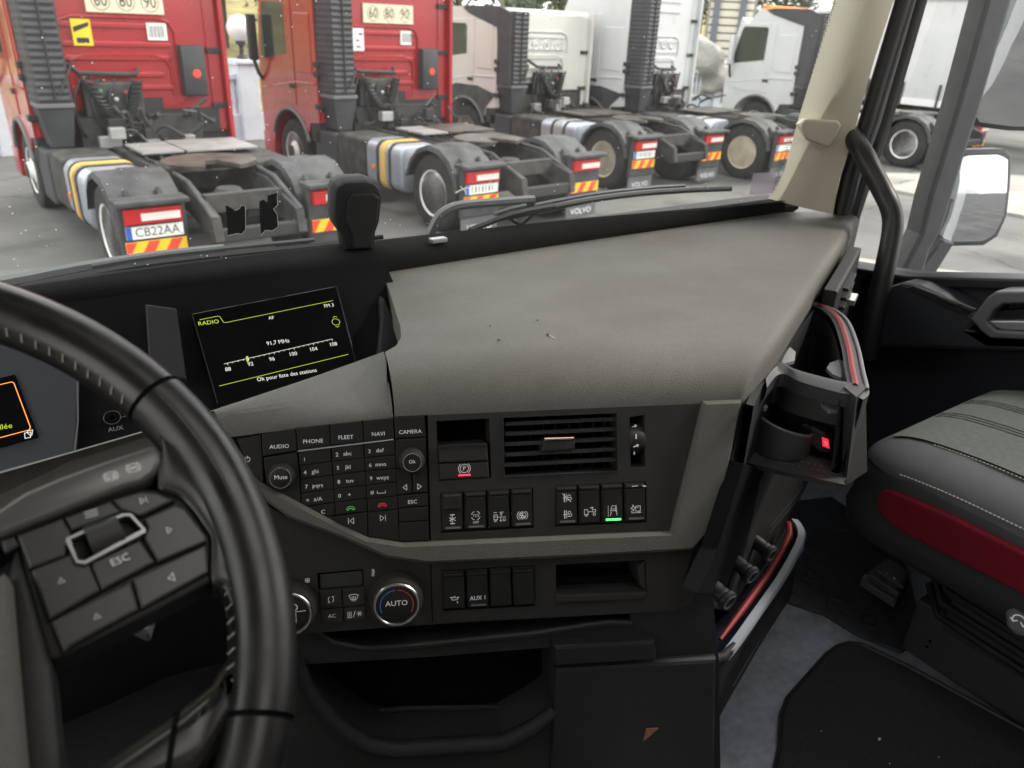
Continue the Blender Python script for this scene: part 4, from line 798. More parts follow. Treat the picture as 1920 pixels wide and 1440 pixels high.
keys6 = [([(0, 395), (62, 375), (90, 420), (20, 460)], None), ([(75, 372), (285, 292), (325, 360), (298, 470), (135, 530)], None), ([(292, 290), (505, 215), (555, 260), (545, 275), (330, 355)], 'lines'), ([(510, 210), (640, 172), (720, 178), (800, 215), (640, 290), (556, 262)], 'next'),
 ([(655, 300), (800, 235), (850, 250), (945, 375), (945, 405), (722, 500), (655, 385), (672, 340)], 'right'), ([(140, 535), (330, 460), (350, 505), (405, 500), (460, 628), (222, 765)], 'up'), ([(412, 498), (640, 392), (712, 498), (465, 628)], 'ESC'), ([(606, 572), (945, 415), (955, 545), (645, 715)], 'horn'), ([(230, 770), (598, 585), (635, 715), (330, 880), (290, 915)], 'up2')]
for pts, kd in keys6:
    m = MB(); m.prism(pk(WH, Z6(*pts), .0105), .004, .0105, WH, .0015); kk = m.build('wheel_button', M['gunkey'], sw)
    if not kd: continue
    m = MB(); c = {'lines': (418, 275), 'next': (655, 215), 'right': (775, 350), 'up': (280, 582), 'ESC': (550, 492), 'horn': (785, 568), 'up2': (443, 745)}[kd]; c = pk(WH, Z6(c), .0109)[0]; k = .00029
    if kd == 'ESC': m.text(WH, 'ESC', c, .0058, .0124, 1, .12)
    elif kd == 'lines':
        for j in (-1, 0, 1): m.stroke(WH, [(c[0]-.003, c[1]+j*.0016), (c[0]+.003, c[1]+j*.0016)], .0005, .0109)
    else: sym(m, WH, {'up2': 'up'}.get(kd, kd), c, k, .0109)
    m.build('legend', M['silver'], kk)
fr = Z6((305, 385), (560, 275), (600, 275), (665, 345), (668, 360), (390, 505), (350, 500), (300, 400)); fi = Z6((322, 392), (566, 286), (594, 286), (650, 347), (388, 491), (356, 488))
m = MB(); m.plate(pk(WH, fr, .0135), [pk(WH, fi, .0135)], .004, .0135, WH); rf = m.build('roller_frame', pbr('dull silver frame', (.3, .29, .285), .35, .7), sw)
m = MB(); m.prism(pk(WH, fi, .006), .003, .006, WH); m.build('roller_well', M['void'], rf)
a, b = [V(x) for x in pk(WH, Z6((405, 410), (555, 352)), .01)]; m = MB(); m.tube([WH.pt(a.x, a.y, .006), WH.pt(b.x, b.y, .006)], .0105, 16); m.build('roller', M['rubber'], rf, smooth=40)
# lower spoke, hub edge
loftslab([(120, 1470), (200, 1416), (320, 1335), (395, 1275), (432, 1218), (470, 1240), (470, 1330), (420, 1420), (330, 1540), (110, 1560)], -.012, .010, M['leather'], 'lower_spoke', .012)
m = MB(); m.stroke(WH, [WH.uv(332, 1338, .0105), WH.uv(326, 1370, .0105), WH.uv(314, 1450, .0105)], .003, .0107); m.build('spoke_seam', M['void'], sw)
soft([(-330, 1130), (-40, 1090), (2, 1060), (14, 1075), (45, 1440), (50, 1560), (-330, 1560)], -.03, .03, M['trim'], 'hub_pad', .012)
soft([(14, 1075), (30, 1020), (95, 1235), (112, 1400), (118, 1560), (50, 1560), (40, 1400)], -.03, .008, M['black'], 'hub_side', .004)
# ================================================================== FLOOR COVERINGS
def flat(name, px, z, th, mat, label, cat, rnd=0):
    P = [onz(x, y, z) for x, y in px]; c = sum(P, V())/len(P); m = MB(); k = Plane((0, 0, P[0].z), e=(1, 0, 0), u=(0, 1, 0)); m.prism([(p.x, p.y) for p in P], -th, 0, k, min(.003, th*.5)); return props(m.build(name, mat, None, loc=(c.x, c.y, P[0].z-th)), label, cat)
matp = [(1440, 1500), (1462, 1400), (1465, 1340), (1476, 1310), (1500, 1282), (1550, 1226), (1570, 1212), (1592, 1206), (1615, 1208), (1700, 1248), (1920, 1368), (2100, 1466), (2150, 1700), (1400, 1700)]
mt = flat('floor_mat', matp, -1+.012, .012, M['mat'], 'black carpet floor mat with a bound edge before the passenger seat', 'mat')
m = MB(); m.tube([onz(x, y, -1+.012) for x, y in matp[:12]], .004, 6); o = m.build('bound_edge', M['rubber'], None); o.parent = mt; o.location = -V(mt.location)
flat('rubber_mat', [(1470, 940), (1560, 930), (1640, 985), (1700, 1060), (1735, 1190), (1690, 1222), (1610, 1190), (1545, 1150), (1478, 1128), (1484, 1060)], -1+.006, .006, M['rubbermat'], 'dark moulded rubber mat under the passenger footwell', 'mat')
rb = [o for o in S.objects if o.name.startswith('rubber_mat')][0]
m = MB()
for i in range(16):
    x = 1500+random.random()*170; y = 990+random.random()*150
    a = onz(x, y, -1+.007); d_ = rad(random.choice((30, 120, 75))); L_ = .03+.04*random.random(); m.tube([a, a+V((math.cos(d_)*L_, math.sin(d_)*L_, 0)), a+V((math.cos(d_)*L_+math.sin(d_)*L_*.4, math.sin(d_)*L_-math.cos(d_)*L_*.4, 0))], .002, 5)
o = m.build('moulded_ribs', M['rubbermat'], None); o['kind'] = 'stuff'; o.parent = rb; o.location = -V(rb.location)
m = MB(); c = onz(1628, 1165, -1+.004); m.lathe([(.010, 0), (.012, .004), (.016, .004), (.018, 0)], c, (0, 0, 1), 20, True); o = m.build('eyelet', M['rubber'], None, smooth=40); o.parent = rb; o.location = -V(rb.location)
m = MB(); m.box((-.74, -.3, FLZ), (.56, 1.2, FLZ+.008)); props(m.build('dark_floor_cover', M['mat'], None, loc=(-.1, .4, FLZ)), 'dark sheet added over the driver footwell floor to imitate shade under the steering wheel', 'mat')  # dark sheet added over the floor in place of footwell shade
# treadle with two arrows
tb = [onz(x, y, -1+.008) for x, y in ((1612, 1098), (1648, 1066), (1662, 1066), (1700, 1092), (1676, 1140))]
cc = sum(tb, V())/5; td = thing('floor_treadle', 'small ribbed black treadle with two white arrows on the floor', 'pedal', (cc.x, cc.y, FLZ+.006))
kz = Plane((0, 0, tb[0].z), e=(1, 0, 0), u=(0, 1, 0)); m = MB(); m.prism([(p.x, p.y) for p in tb], 0, .03, kz, .008); m.build('pad', M['grey'], td)
for i in (0, 1, 2):
    a = onz(1622+i*13, 1092-i*11, -1+.04); b = onz(1676+i*9, 1126-i*12, -1+.04); m = MB(); m.tube([a, b], .004, 6); m.build('rib', M['grey'], td)
m = MB(); q = Plane((0, 0, H-1+.0395), e=(1, 0, 0), u=(0, 1, 0))
for (x, y, sgn) in ((1660, 1078, 1), (1676, 1086, -1)):
    a, b, c = q.uv(x-5, y-4*sgn), q.uv(x+5, y-3*sgn), q.uv(x, y+4*sgn); m.add([q.pt(*a), q.pt(*b), q.pt(*c)], [(0, 1, 2)])
m.build('arrows', M['legend'], td)
m = MB(); P3 = [onz(x, y, -1+.09) for x, y in ((1211, 1365), (1234, 1364), (1206, 1388))]; q = [p+V((0, 0, .002)) for p in P3]; 
P3 = [LWR.hit(x, y, .0125) for x, y in ((1211, 1365), (1234, 1364), (1206, 1388))]; m.add(P3+[p+LWR.n*.002 for p in P3], [(0, 1, 2), (3, 4, 5), (0, 1, 4, 3), (1, 2, 5, 4), (2, 0, 3, 5)])
props(m.build('paper_scrap', pbr('brown paper', (.28, .13, .07), .8), None, loc=P3[0]), 'small brown paper triangle stuck on the lower console', 'paper')
m = MB()
for x, y, s_ in ((1649, 1386, .004), (1540, 1371, .0015), (1668, 1432, .0018), (1760, 1420, .0015)):
    p = onz(x, y, -1+.0135); m.add([p+V((dx*s_, dy*s_*.6, dz*.0012)) for dx, dy, dz in ((-1, -.4, 0), (.2, -1, 1), (1, .5, 0), (-.3, 1, 1))], [(0, 1, 2, 3)])
props(m.build('crumbs', pbr('pale crumbs', (.6, .56, .5), .9), None, loc=onz(1649, 1386, -.988)), 'pale crumbs scattered on the black floor mat', 'crumbs', kind='stuff')
# ================================================================== PASSENGER SEAT
st = thing('passenger_seat', 'grey cloth passenger seat with red side panel', 'seat', (1.34, .2, FLZ))
SX0, SX1, SY0, SY1 = 1.075, 1.62, -.12, .575
def rrect(x0, x1, y0, y1, r, n=7):
    o = []
    for cx, cy, a0 in ((x1-r, y1-r, 0), (x0+r, y1-r, 90), (x0+r, y0+r, 180), (x1-r, y0+r, 270)):
        for i in range(n+1): a = rad(a0+90*i/n); o.append((cx+r*math.cos(a), cy+r*math.sin(a)))
    return o
def cushion(levels, name, mat, cap=True, sm='all'):
    m = MB(); R = []
    for z, ins, rr in levels: R.append([V((x, y, H+z-.03*max(0, (y-.45)/.12)**2*(1 if z > -.7 else .4))) for x, y in rrect(SX0+ins, SX1-ins, SY0+ins, SY1-ins, rr)])
    n = len(R[0]); m.add([p for r in R for p in r], [(a*n+i, a*n+(i+1) % n, (a+1)*n+(i+1) % n, (a+1)*n+i) for a in range(len(R)-1) for i in range(n)]+([tuple((len(R)-1)*n+i for i in range(n))] if cap else [])+[tuple(range(n))])
    return m.build(name, mat, st, smooth=sm)
cushion([(-.755, .05, .09), (-.748, .02, .1), (-.73, .004, .1), (-.70, -.004, .11), (-.665, .0, .11), (-.63, .003, .11), (-.61, .007, .11), (-.602, .014, .11)], 'cushion_side', M['seatdark'], True)
def sdin(x, y, r=.11):          # distance inside the rounded outline
    cx, cy = (SX0+SX1)/2, (SY0+SY1)/2; qx = abs(x-cx)-(SX1-SX0)/2+r; qy = abs(y-cy)-(SY1-SY0)/2+r
    return -(math.hypot(max(qx, 0), max(qy, 0))+min(max(qx, qy), 0)-r)
def seatz(x, y):
    d_ = max(0, min(1, (sdin(x, y)-.008)/.085)); z = -.609+.036*math.sqrt(max(0, 1-(1-d_)**2))
    return H+z+.006*math.sin(math.pi*min(1, max(0, (x-SX0)/(SX1-SX0))))-.02*max(0, (y-.35)/.2)**2
rings = []
for ins in (.008, .0095, .014, .022, .034, .05, .07, .095, .13, .17, .22): rings.append([V((x, y, seatz(x, y))) for x, y in rrect(SX0+ins, SX1-ins, SY0+ins, SY1-ins, max(.02, .11-ins*.5), 9)])
n = len(rings[0]); m = MB(); m.add([p for r in rings for p in r], [(a*n+i, a*n+(i+1) % n, (a+1)*n+(i+1) % n, (a+1)*n+i) for a in range(len(rings)-1) for i in range(n)]+[tuple((len(rings)-1)*n+i for i in range(n))]); m.build('cushion_top', M['seatleather'], st, smooth='all')
CX0, CX1 = SX0+.1, SX1-.1
rows = [[V((x, y, seatz(x, y)+.0035)) for y in [SY0+.05+(SY1-SY0-.085)*(j/30)**.8 for j in range(31)]] for x in [CX0+(CX1-CX0)*i/24 for i in range(25)]]
m = MB(); m.grid(rows); m.build('cloth_insert', M['seatcloth'], st, smooth='all')
for x in (1.30, 1.311, 1.322, 1.40, 1.411, 1.422):
    m = MB(); m.tube([V((x, y, seatz(x, y)+.0035)) for y in [SY0+.05+(SY1-SY0-.09)*j/24 for j in range(25)]], .0017, 6); m.build('sewn_rib', M['seatcloth'], st, smooth=True)
def stitchline(pts, name='stitching'):
    m = MB()
    for a, b in zip(pts[:-1], pts[1:]): m.tube([a, lerp(a, b, .6)], .0012, 4)
    o = m.build(name, M['thread'], st); o['kind'] = 'stuff'
yl = [SY0+.2+(.40)*i/70 for i in range(70)]
stitchline([V((SX0+.012, y, seatz(SX0+.012, y)+.001)) for y in yl]); stitchline([V((CX0-.004, y, seatz(CX0-.004, y)+.001)) for y in yl])
# red side panel
rp = [(1643, 932), (1650, 923), (1664, 921), (1704, 936), (1784, 971), (1920, 1039), (2100, 1130), (2300, 1235), (2300, 1330), (2100, 1212), (1920, 1118), (1764, 1037), (1700, 1003), (1675, 989), (1652, 966), (1644, 948)]
P_ = Plane((SX0-.002, 0, H), e=(0, -1, 0), u=(0, 0, 1)); m = MB(); m.prism(pk(P_, rp, .006), -.02, .006, P_, .004); m.build('red_side_panel', M['seatred'], st)
# base
m = MB(); m.box((1.16, -.1, FLZ+.13), (1.56, .37, FLZ+.27)); m.build('suspension_cover', M['seatdark'], st)
for i, zz in enumerate((.145, .17, .195)):
    m = MB(); m.tube([V((1.19, .42, FLZ+zz+.03)), V((1.152, .38, FLZ+zz+.01)), V((1.15, -.1, FLZ+zz-.01))], .006, 6); m.build('cover_fold', M['rubber'], st, smooth=True)
m = MB(); m.cbox((1.22, -.1, FLZ), (1.56, .44, FLZ+.115), .006); bx_ = m.build('base_box', M['grey'] if False else pbr('dark grey steel', (.045, .044, .048), .55, bump=('n', 600, .2, .0004)), st)
m = MB()
for x, y in ((1744, 1202), (1738, 1212)): c = onX(x, y, 1.2195); m.lathe([(0, .0006), (.003, .0006)], c, (-1, 0, 0), 8)
m.build('screw_holes', M['void'], bx_)
P_ = Plane(V((1.085, .25, FLZ+.2)), e=(0, -1, 0), u=(0, 0, 1)); m = MB(); m.prism(pk(P_, [(1882, 1150), (1898, 1128), (1960, 1150), (1960, 1212), (1900, 1190), (1885, 1175)], .012), -.06, .012, P_, .006); kn = m.build('adjuster_knob', M['grey'], st)
m = MB(); sym(m, P_, 'rotate', P_.uv(1911, 1164, .0125), .0012, .0125); m.build('legend', M['legend'], kn)
m = MB(); m.cbox((SX0+.03, -.28, FLZ+.35), (SX1-.03, -.1, FLZ+1.0), .05); m.build('backrest', M['seatcloth'], st, smooth='all')
# ================================================================== PASSENGER DOOR
dr = thing('passenger_door', 'dark passenger door with armrest, silver handle and window', 'door', (1.69, .4, FLZ))
DX = 1.68
DP = Plane(V((DX, 0, H)), e=(0, -1, 0), u=(0, 0, 1))         # seen from inside
belt = [(.99, -.50), (.836, -.483), (.607, -.426), (.35, -.40), (-.30, -.395)]
def dpoly(L_): return [(-y, z) for y, z in L_]
m = MB(); m.prism(dpoly(belt+[(-.30, -1.0), (1.05, -1.0)]), -.05, 0, DP); m.build('door_panel', M['navy'], dr)
m = MB(); m.prism(dpoly([(y, z+.012) for y, z in belt]+[(y, z-.012) for y, z in belt[::-1]]), -.06, .018, DP, .005); m.build('belt_strip', M['rubber'], dr)
m = MB(); m.grid([[V((DX+.03, y, H+z)) for y, z in ((1.0, -.5), (.8, -.48), (.6, -.43), (.35, -.4), (-.3, -.4))], [V((DX+.01, y, H+.72)) for y in (.86, .75, .58, .34, -.3)]]); m.build('door_glass', M['sideglass'], dr)
ar = Plane(V((1.60, 0, H)), e=(0, -1, 0), u=(0, 0, 1))
m = MB(); m.prism(pk(ar, [(1600, 640), (1612, 585), (1640, 545), (1690, 530), (1720, 535), (1762, 553), (1838, 596), (1818, 618), (1852, 640), (1990, 648), (1990, 662), (1640, 652)]), -.08, 0, ar, .010); am = m.build('armrest', M['navy'], dr)
m = MB(); m.prism(pk(ar, [(1700, 540), (1712, 536), (1828, 580), (1812, 592), (1770, 575)], .004), -.004, .004, ar, .002); wsw = m.build('window_switches', M['black'], dr)
for px_ in ([(1752, 559), (1758, 556), (1796, 571), (1791, 577)], [(1798, 578), (1803, 574), (1824, 582), (1816, 589)]):
    m = MB(); m.prism(pk(ar, px_, .007), .002, .007, ar, .0015); m.build('rocker', M['key'], wsw)
m = MB(); m.prism(pk(ar, [(1820, 598), (1852, 556), (1866, 547), (1990, 546), (1990, 568), (1880, 570), (1862, 582), (1850, 602), (1868, 620), (1990, 626), (1990, 640), (1856, 634), (1838, 620)], .008), -.06, .008, ar, .004); m.build('pull_frame', M['grey'], dr)
m = MB(); m.prism(pk(ar, [(1854, 602), (1864, 584), (1990, 574), (1990, 626), (1872, 620)], -.02), -.05, -.02, ar); m.build('pull_recess', M['black'], dr)
m = MB(); m.prism(pk(ar, [(1852, 601), (1990, 602), (1990, 622), (1880, 619), (1868, 614)], .0), -.02, .0, ar, .003); m.build('silver_handle', M['silver'], dr)
# ================================================================== A-PILLAR, SEALS, GRAB HANDLE
ap = thing('windscreen_pillar', 'beige trimmed right windscreen pillar with a grab handle socket', 'pillar', (1.6, 1.08, H-.38))
PIL = Plane(V((1.585, 1.075, H-.347)), 138, 6)
lf = [(1440, 372), (1456, 352), (1470, 322), (1484, 270), (1498, 220), (1525, 130), (1562, 5), (1605, -140), (1700, -450)]
rt = [(1562, 402), (1566, 375), (1574, 335), (1590, 285), (1606, 230), (1640, 110), (1676, 0), (1722, -140), (1820, -450)]
rows = []
for j in range(9):
    q = j/8; rows.append([PIL.hit(lerp(a[0], b[0], q), lerp(a[1], b[1], q), .0)+PIL.n*.022*math.sin(math.pi*min(1, q*1.05)) for a, b in zip(lf, rt)])
rows = [[p-PIL.n*.03+PIL.e*.03 for p in rows[0]]]+rows+[[p-PIL.n*.06+PIL.e*.006 for p in rows[-1]]]
m = MB(); m.grid(rows); m.build('pillar_cover', M['beige'], ap, smooth=60)
P_ = PIL.shift(.02); m = MB(); m.prism(pk(P_, [(1497, 232), (1508, 222), (1572, 226), (1578, 236), (1560, 272), (1550, 276), (1514, 262)], .03), -.02, .03, P_, .006); m.build('handle_socket', M['beige'], ap, smooth=50)
m = MB(); m.tube([PIL.hit(x, y, -.035) for x, y in ((1575, 402), (1592, 330), (1625, 230), (1695, 0), (1830, -440))], .018, 10); m.build('door_seal', M['rubber'], ap, smooth=True)
m = MB(); m.tube([PIL.hit(x, y, -.05) for x, y in ((1590, 402), (1608, 330), (1645, 230), (1712, 0), (1848, -440))], .010, 10); m.build('seal_bead', M['grey'], ap, smooth=True)
m = MB(); m.tube([PIL.hit(x, y, -.055) for x, y in ((1598, 410), (1624, 330), (1658, 230), (1724, 0), (1862, -440))], .016, 10); m.build('window_channel', M['rubber'], ap, smooth=True)
gh = [(1560, 252, 1.80), (1578, 248, 1.76), (1594, 254, 1.73), (1612, 276, 1.70), (1634, 318, 1.68), (1656, 360, 1.67), (1668, 385, 1.66), (1674, 412, 1.66), (1671, 448, 1.66), (1660, 500, 1.66), (1648, 550, 1.67), (1636, 610, 1.69), (1625, 670, 1.72)]
pts = [at(x, y, d_) for x, y, d_ in gh]
def smoothpath(P, n=4):
    o = []
    for i in range(len(P)-1):
        p0, p1, p2, p3 = P[max(i-1, 0)], P[i], P[i+1], P[min(i+2, len(P)-1)]
        for k in range(n):
            t_ = k/n; o.append(.5*((2*p1)+(p2-p0)*t_+(2*p0-5*p1+4*p2-p3)*t_*t_+(3*p1-p0-3*p2+p3)*t_**3))
    return o+[P[-1]]
g_ = thing('grab_handle', 'curved black grab handle fixed to the beige pillar', 'handle', pts[-1])
m = MB(); m.tube(smoothpath(pts), .0215, 16); m.build('bar', pbr('soft black rubber tube', (.02, .02, .021), .45, bump=('n', 500, .2, .0004)), g_, smooth=True)
m = MB(); m.tube([pts[0]+(pts[0]-pts[1])*.6, pts[0], lerp(pts[0], pts[1], .4)], [.026, .025, .0225], 16); m.build('collar', M['beige'], g_, smooth=True)
# ================================================================== WINDSCREEN GADGET, WIPERS
gd = thing('windscreen_sensor', 'dark upright sensor housing standing at the foot of the windscreen', 'sensor', onz(675, 466, -.347))
P_ = Plane(onz(675, 466, -.347)-V((0, .008, 0)), 100, -4)
m = MB(); m.prism(pk(P_, [(648, 470), (645, 448), (632, 430), (627, 412), (628, 362), (634, 350), (648, 342), (688, 340), (704, 345), (714, 356), (718, 372), (713, 418), (706, 438), (702, 470)]), -.05, .0, P_, .008); m.build('housing', M['softblack'], gd, smooth=30)
m = MB(); m.prism(pk(P_, [(662, 466), (660, 440), (648, 415), (650, 380), (660, 364), (700, 362), (712, 372), (708, 415), (700, 438), (698, 466)], .003), -.003, .004, P_, .003); m.build('front_cover', M['black'], gd)
m = MB(); m.tube([P_.hit(700, 446, -.02), P_.hit(718, 444, -.02)], .004, 8); m.build('lug', M['rubber'], gd)
m = MB(); m.cbox(tuple(onz(822, 455, -.347)-V((.014, .004, .0))), tuple(onz(822, 455, -.347)+V((.016, .01, .008))), .002); props(m.build('clip', M['silver'], None, loc=onz(822, 455, -.347)), 'small metal clip on the black rim near the sensor', 'clip')
def wiper(label, arm, blade, hook=None, ra=.011, rblade=.006):
    A_ = [hitws(x, y, .05) for x, y in arm]; B2 = [hitws(x, y, .022) for x, y in blade]
    t = thing('wiper', label, 'wiper', A_[0], 'windscreen wipers')
    m = MB(); m.tube(smoothpath(A_, 3), ra, 8); m.build('arm', M['wgrey'], t, smooth=True)
    m = MB(); m.tube(smoothpath(B2, 3), rblade, 6); m.build('blade', M['rubber'], t, smooth=True)
    m = MB(); m.tube([p+V((0, .008, .009)) for p in smoothpath(B2, 3)[2:-2]], rblade*.7, 6); m.build('blade_frame', M['wgrey'], t, smooth=True)
    if hook: m = MB(); m.tube(smoothpath([hitws(x, y, .03) for x, y in hook], 3), .004, 6); m.build('hook', M['rubber'], t, smooth=True)
M['wgrey'] = pbr('painted grey steel', (.10, .11, .115), .4, .2)
wiper('left wiper lying along the foot of the windscreen behind the wheel', [(-260, 575), (0, 534), (150, 505), (300, 483), (420, 470)], [(40, 540), (250, 500), (430, 478), (560, 465), (640, 456)])
wiper('middle wiper with a thick bent grey arm rising from the rim', [(792, 470), (806, 440), (822, 408), (842, 392), (870, 384), (930, 379), (1000, 374)], [(880, 432), (960, 402), (1040, 386)], None, .009)
wiper('right wiper with a hooked end pointing to the passenger corner', [(1010, 395), (1100, 376), (1180, 364), (1260, 358), (1290, 356)], [(952, 407), (1040, 388), (1130, 372), (1240, 360), (1370, 354)], [(952, 406), (966, 416), (978, 419), (992, 408), (1004, 396)], .007)
# ================================================================== EXTERIOR MIRRORS
mr = thing('side_mirrors', 'grey framed pair of exterior mirrors on an arm outside the passenger window', 'mirror', onX(1700, 520, 1.80))
MIR = Plane(onX(1815, 375, 1.98), 124, 4)
def convex(px, P, w, Rc, name, mat):
    q = pk(P, px, w); cx = sum(a for a, b in q)/len(q); cy = sum(b for a, b in q)/len(q); m = MB(); rings = []; n = 48
    # resample outline
    dense = []
    for i in range(len(q)):
        a, b = V(q[i]), V(q[(i+1) % len(q)])
        for k in range(4): dense.append(lerp(a, b, k/4))
    for r in range(1, 9): rings.append([(cx+(d.x-cx)*r/8, cy+(d.y-cy)*r/8) for d in dense])
    f = lambda x, y: P.pt(x, y, w-((x-cx)**2+(y-cy)**2)/(2*Rc)); n = len(dense)
    m.add([f(cx, cy)]+[f(x, y) for r in rings for x, y in r], [(0, 1+i, 1+(i+1) % n) for i in range(n)]+[(1+a*n+i, 1+a*n+(i+1) % n, 1+(a+1)*n+(i+1) % n, 1+(a+1)*n+i) for a in range(7) for i in range(n)])
    return m.build(name, mat, mr, smooth='all')
lowm = [(1742, 455), (1737, 444), (1772, 302), (1782, 293), (1884, 290), (1893, 298), (1890, 350), (1884, 405), (1868, 440), (1848, 453)]
bigm = [(1838, 230), (1830, 218), (1846, 165), (1905, -60), (1990, -60), (1985, 240), (1900, 238)]
M['housing'] = pbr('grey mirror housing', (.075, .08, .085), .5, var=(20, .15))
m = MB(); m.prism(inset(pk(MIR, lowm, 0), -.012), -.06, -.006, MIR, .008); m.build('lower_housing', M['housing'], mr, smooth=50)
convex(lowm, MIR, .0, 1.0, 'lower_glass', M['mirror'])
MI2 = Plane(onX(1900, 100, 1.98), 126, -12); m = MB(); m.prism(inset(pk(MI2, bigm, 0), -.014), -.08, -.008, MI2, .008); m.build('upper_housing', M['housing'], mr, smooth=50)
convex(bigm, MI2, .0, 2.5, 'upper_glass', M['mirror'])
ARM = Plane(onX(1740, 430, 1.84), 117, 0)
m = MB(); m.prism(pk(ARM, [(1668, 560), (1690, 515), (1728, 440), (1745, 370), (1800, 190), (1860, -30), (1868, -60), (1915, -60), (1905, -20), (1840, 200), (1795, 340), (1768, 430), (1745, 470), (1720, 560)]), -.06, 0, ARM, .008); m.build('arm', M['housing'], mr)
m = MB(); m.prism(pk(ARM, [(1698, 545), (1760, 460), (1772, 452), (1790, 456), (1735, 545)], -.02), -.05, -.02, ARM, .004); m.build('lower_stay', M['housing'], mr)
# ================================================================== OUTSIDE: GROUND
def mat_ground(name, c1, c2, sc, bumpd=.01):
    m = bpy.data.materials.new(name); m.use_nodes = True; t = m.node_tree; b = t.nodes['Principled BSDF']; Lk = t.links.new
    tc = t.nodes.new('ShaderNodeTexCoord'); n = t.nodes.new('ShaderNodeTexNoise'); n.inputs['Scale'].default_value = sc; n.inputs['Detail'].default_value = 9; n.inputs['Roughness'].default_value = .62
    n2 = t.nodes.new('ShaderNodeTexNoise'); n2.inputs['Scale'].default_value = 45; n2.inputs['Detail'].default_value = 4
    a = t.nodes.new('ShaderNodeMath'); a.operation = 'MULTIPLY_ADD'; a.inputs[1].default_value = .35; Lk(tc.outputs['Object'], n.inputs['Vector']); Lk(tc.outputs['Object'], n2.inputs['Vector']); Lk(n2.outputs['Fac'], a.inputs[0]); Lk(n.outputs['Fac'], a.inputs[2])
    r = t.nodes.new('ShaderNodeValToRGB'); r.color_ramp.elements[0].position = .52; r.color_ramp.elements[1].position = .84; r.color_ramp.elements[0].color = (*c1, 1); r.color_ramp.elements[1].color = (*c2, 1)
    Lk(a.outputs[0], r.inputs[0])
    vo = t.nodes.new('ShaderNodeTexVoronoi'); vo.feature = 'DISTANCE_TO_EDGE'; vo.inputs['Scale'].default_value = .33; nd = t.nodes.new('ShaderNodeTexNoise'); nd.inputs['Scale'].default_value = 1.4; nd.inputs['Detail'].default_value = 5
    wm = t.nodes.new('ShaderNodeMixRGB'); wm.inputs[0].default_value = .35; Lk(tc.outputs['Object'], nd.inputs['Vector']); Lk(tc.outputs['Object'], wm.inputs[1]); Lk(nd.outputs['Color'], wm.inputs[2]); Lk(wm.outputs[0], vo.inputs['Vector'])
    ck = t.nodes.new('ShaderNodeMath'); ck.operation = 'LESS_THAN'; ck.inputs[1].default_value = .006; Lk(vo.outputs['Distance'], ck.inputs[0])
    sn_ = t.nodes.new('ShaderNodeTexNoise'); sn_.inputs['Scale'].default_value = .75; sn_.inputs['Detail'].default_value = 3; Lk(tc.outputs['Object'], sn_.inputs['Vector'])
    so_ = t.nodes.new('ShaderNodeMapRange'); so_.inputs[1].default_value = .58; so_.inputs[2].default_value = .72; so_.inputs[3].default_value = 0; so_.inputs[4].default_value = .5; Lk(sn_.outputs['Fac'], so_.inputs[0])
    c_ = t.nodes.new('ShaderNodeMath'); c_.operation = 'MULTIPLY_ADD'; c_.inputs[1].default_value = .45; Lk(ck.outputs[0], c_.inputs[0]); Lk(so_.outputs[0], c_.inputs[2]); c_.use_clamp = True
    dk = t.nodes.new('ShaderNodeMixRGB'); dk.inputs[2].default_value = (c1[0]*.35, c1[1]*.35, c1[2]*.35, 1); Lk(c_.outputs[0], dk.inputs[0]); Lk(r.outputs[0], dk.inputs[1]); Lk(dk.outputs[0], b.inputs['Base Color']); b.inputs['Roughness'].default_value = .88
    k = t.nodes.new('ShaderNodeBump'); k.inputs['Strength'].default_value = .5; k.inputs['Distance'].default_value = bumpd; Lk(n2.outputs['Fac'], k.inputs['Height']); Lk(k.outputs[0], b.inputs['Normal']); return m
M['asphalt'] = mat_ground('worn asphalt', (.075, .0745, .073), (.155, .153, .147), .35)
M['concrete'] = mat_ground('pale concrete', (.28, .27, .245), (.38, .365, .33), .6)
M['grass'] = mat_ground('dry grass slope', (.20, .17, .06), (.40, .34, .15), .9, .1)
def ground_poly(name, P, z, mat):
    m = MB(); m.add([V((x, y, z)) for x, y in P], [tuple(range(len(P)))]); return struct(name, m, mat)
ground_poly('ground', [(-400, -400), (400, -400), (400, 400), (-400, 400)], 0, M['asphalt'])
ground_poly('concrete_apron', [(14.5, -1), (60, -1), (60, 5.5), (19.5, 7.6), (15.6, 9.6), (14.45, 8.8)], .004, M['concrete'])
m = MB(); m.box((14.35, -1, 0), (14.5, 8.8, .05)); struct('kerb', m, M['concrete'])
ground_poly('concrete_strip', [(3.5, .5), (12, .5), (10.5, 3.8), (9.7, 4.8), (9.3, 5.6), (4, 5)], .0045, M['concrete'])
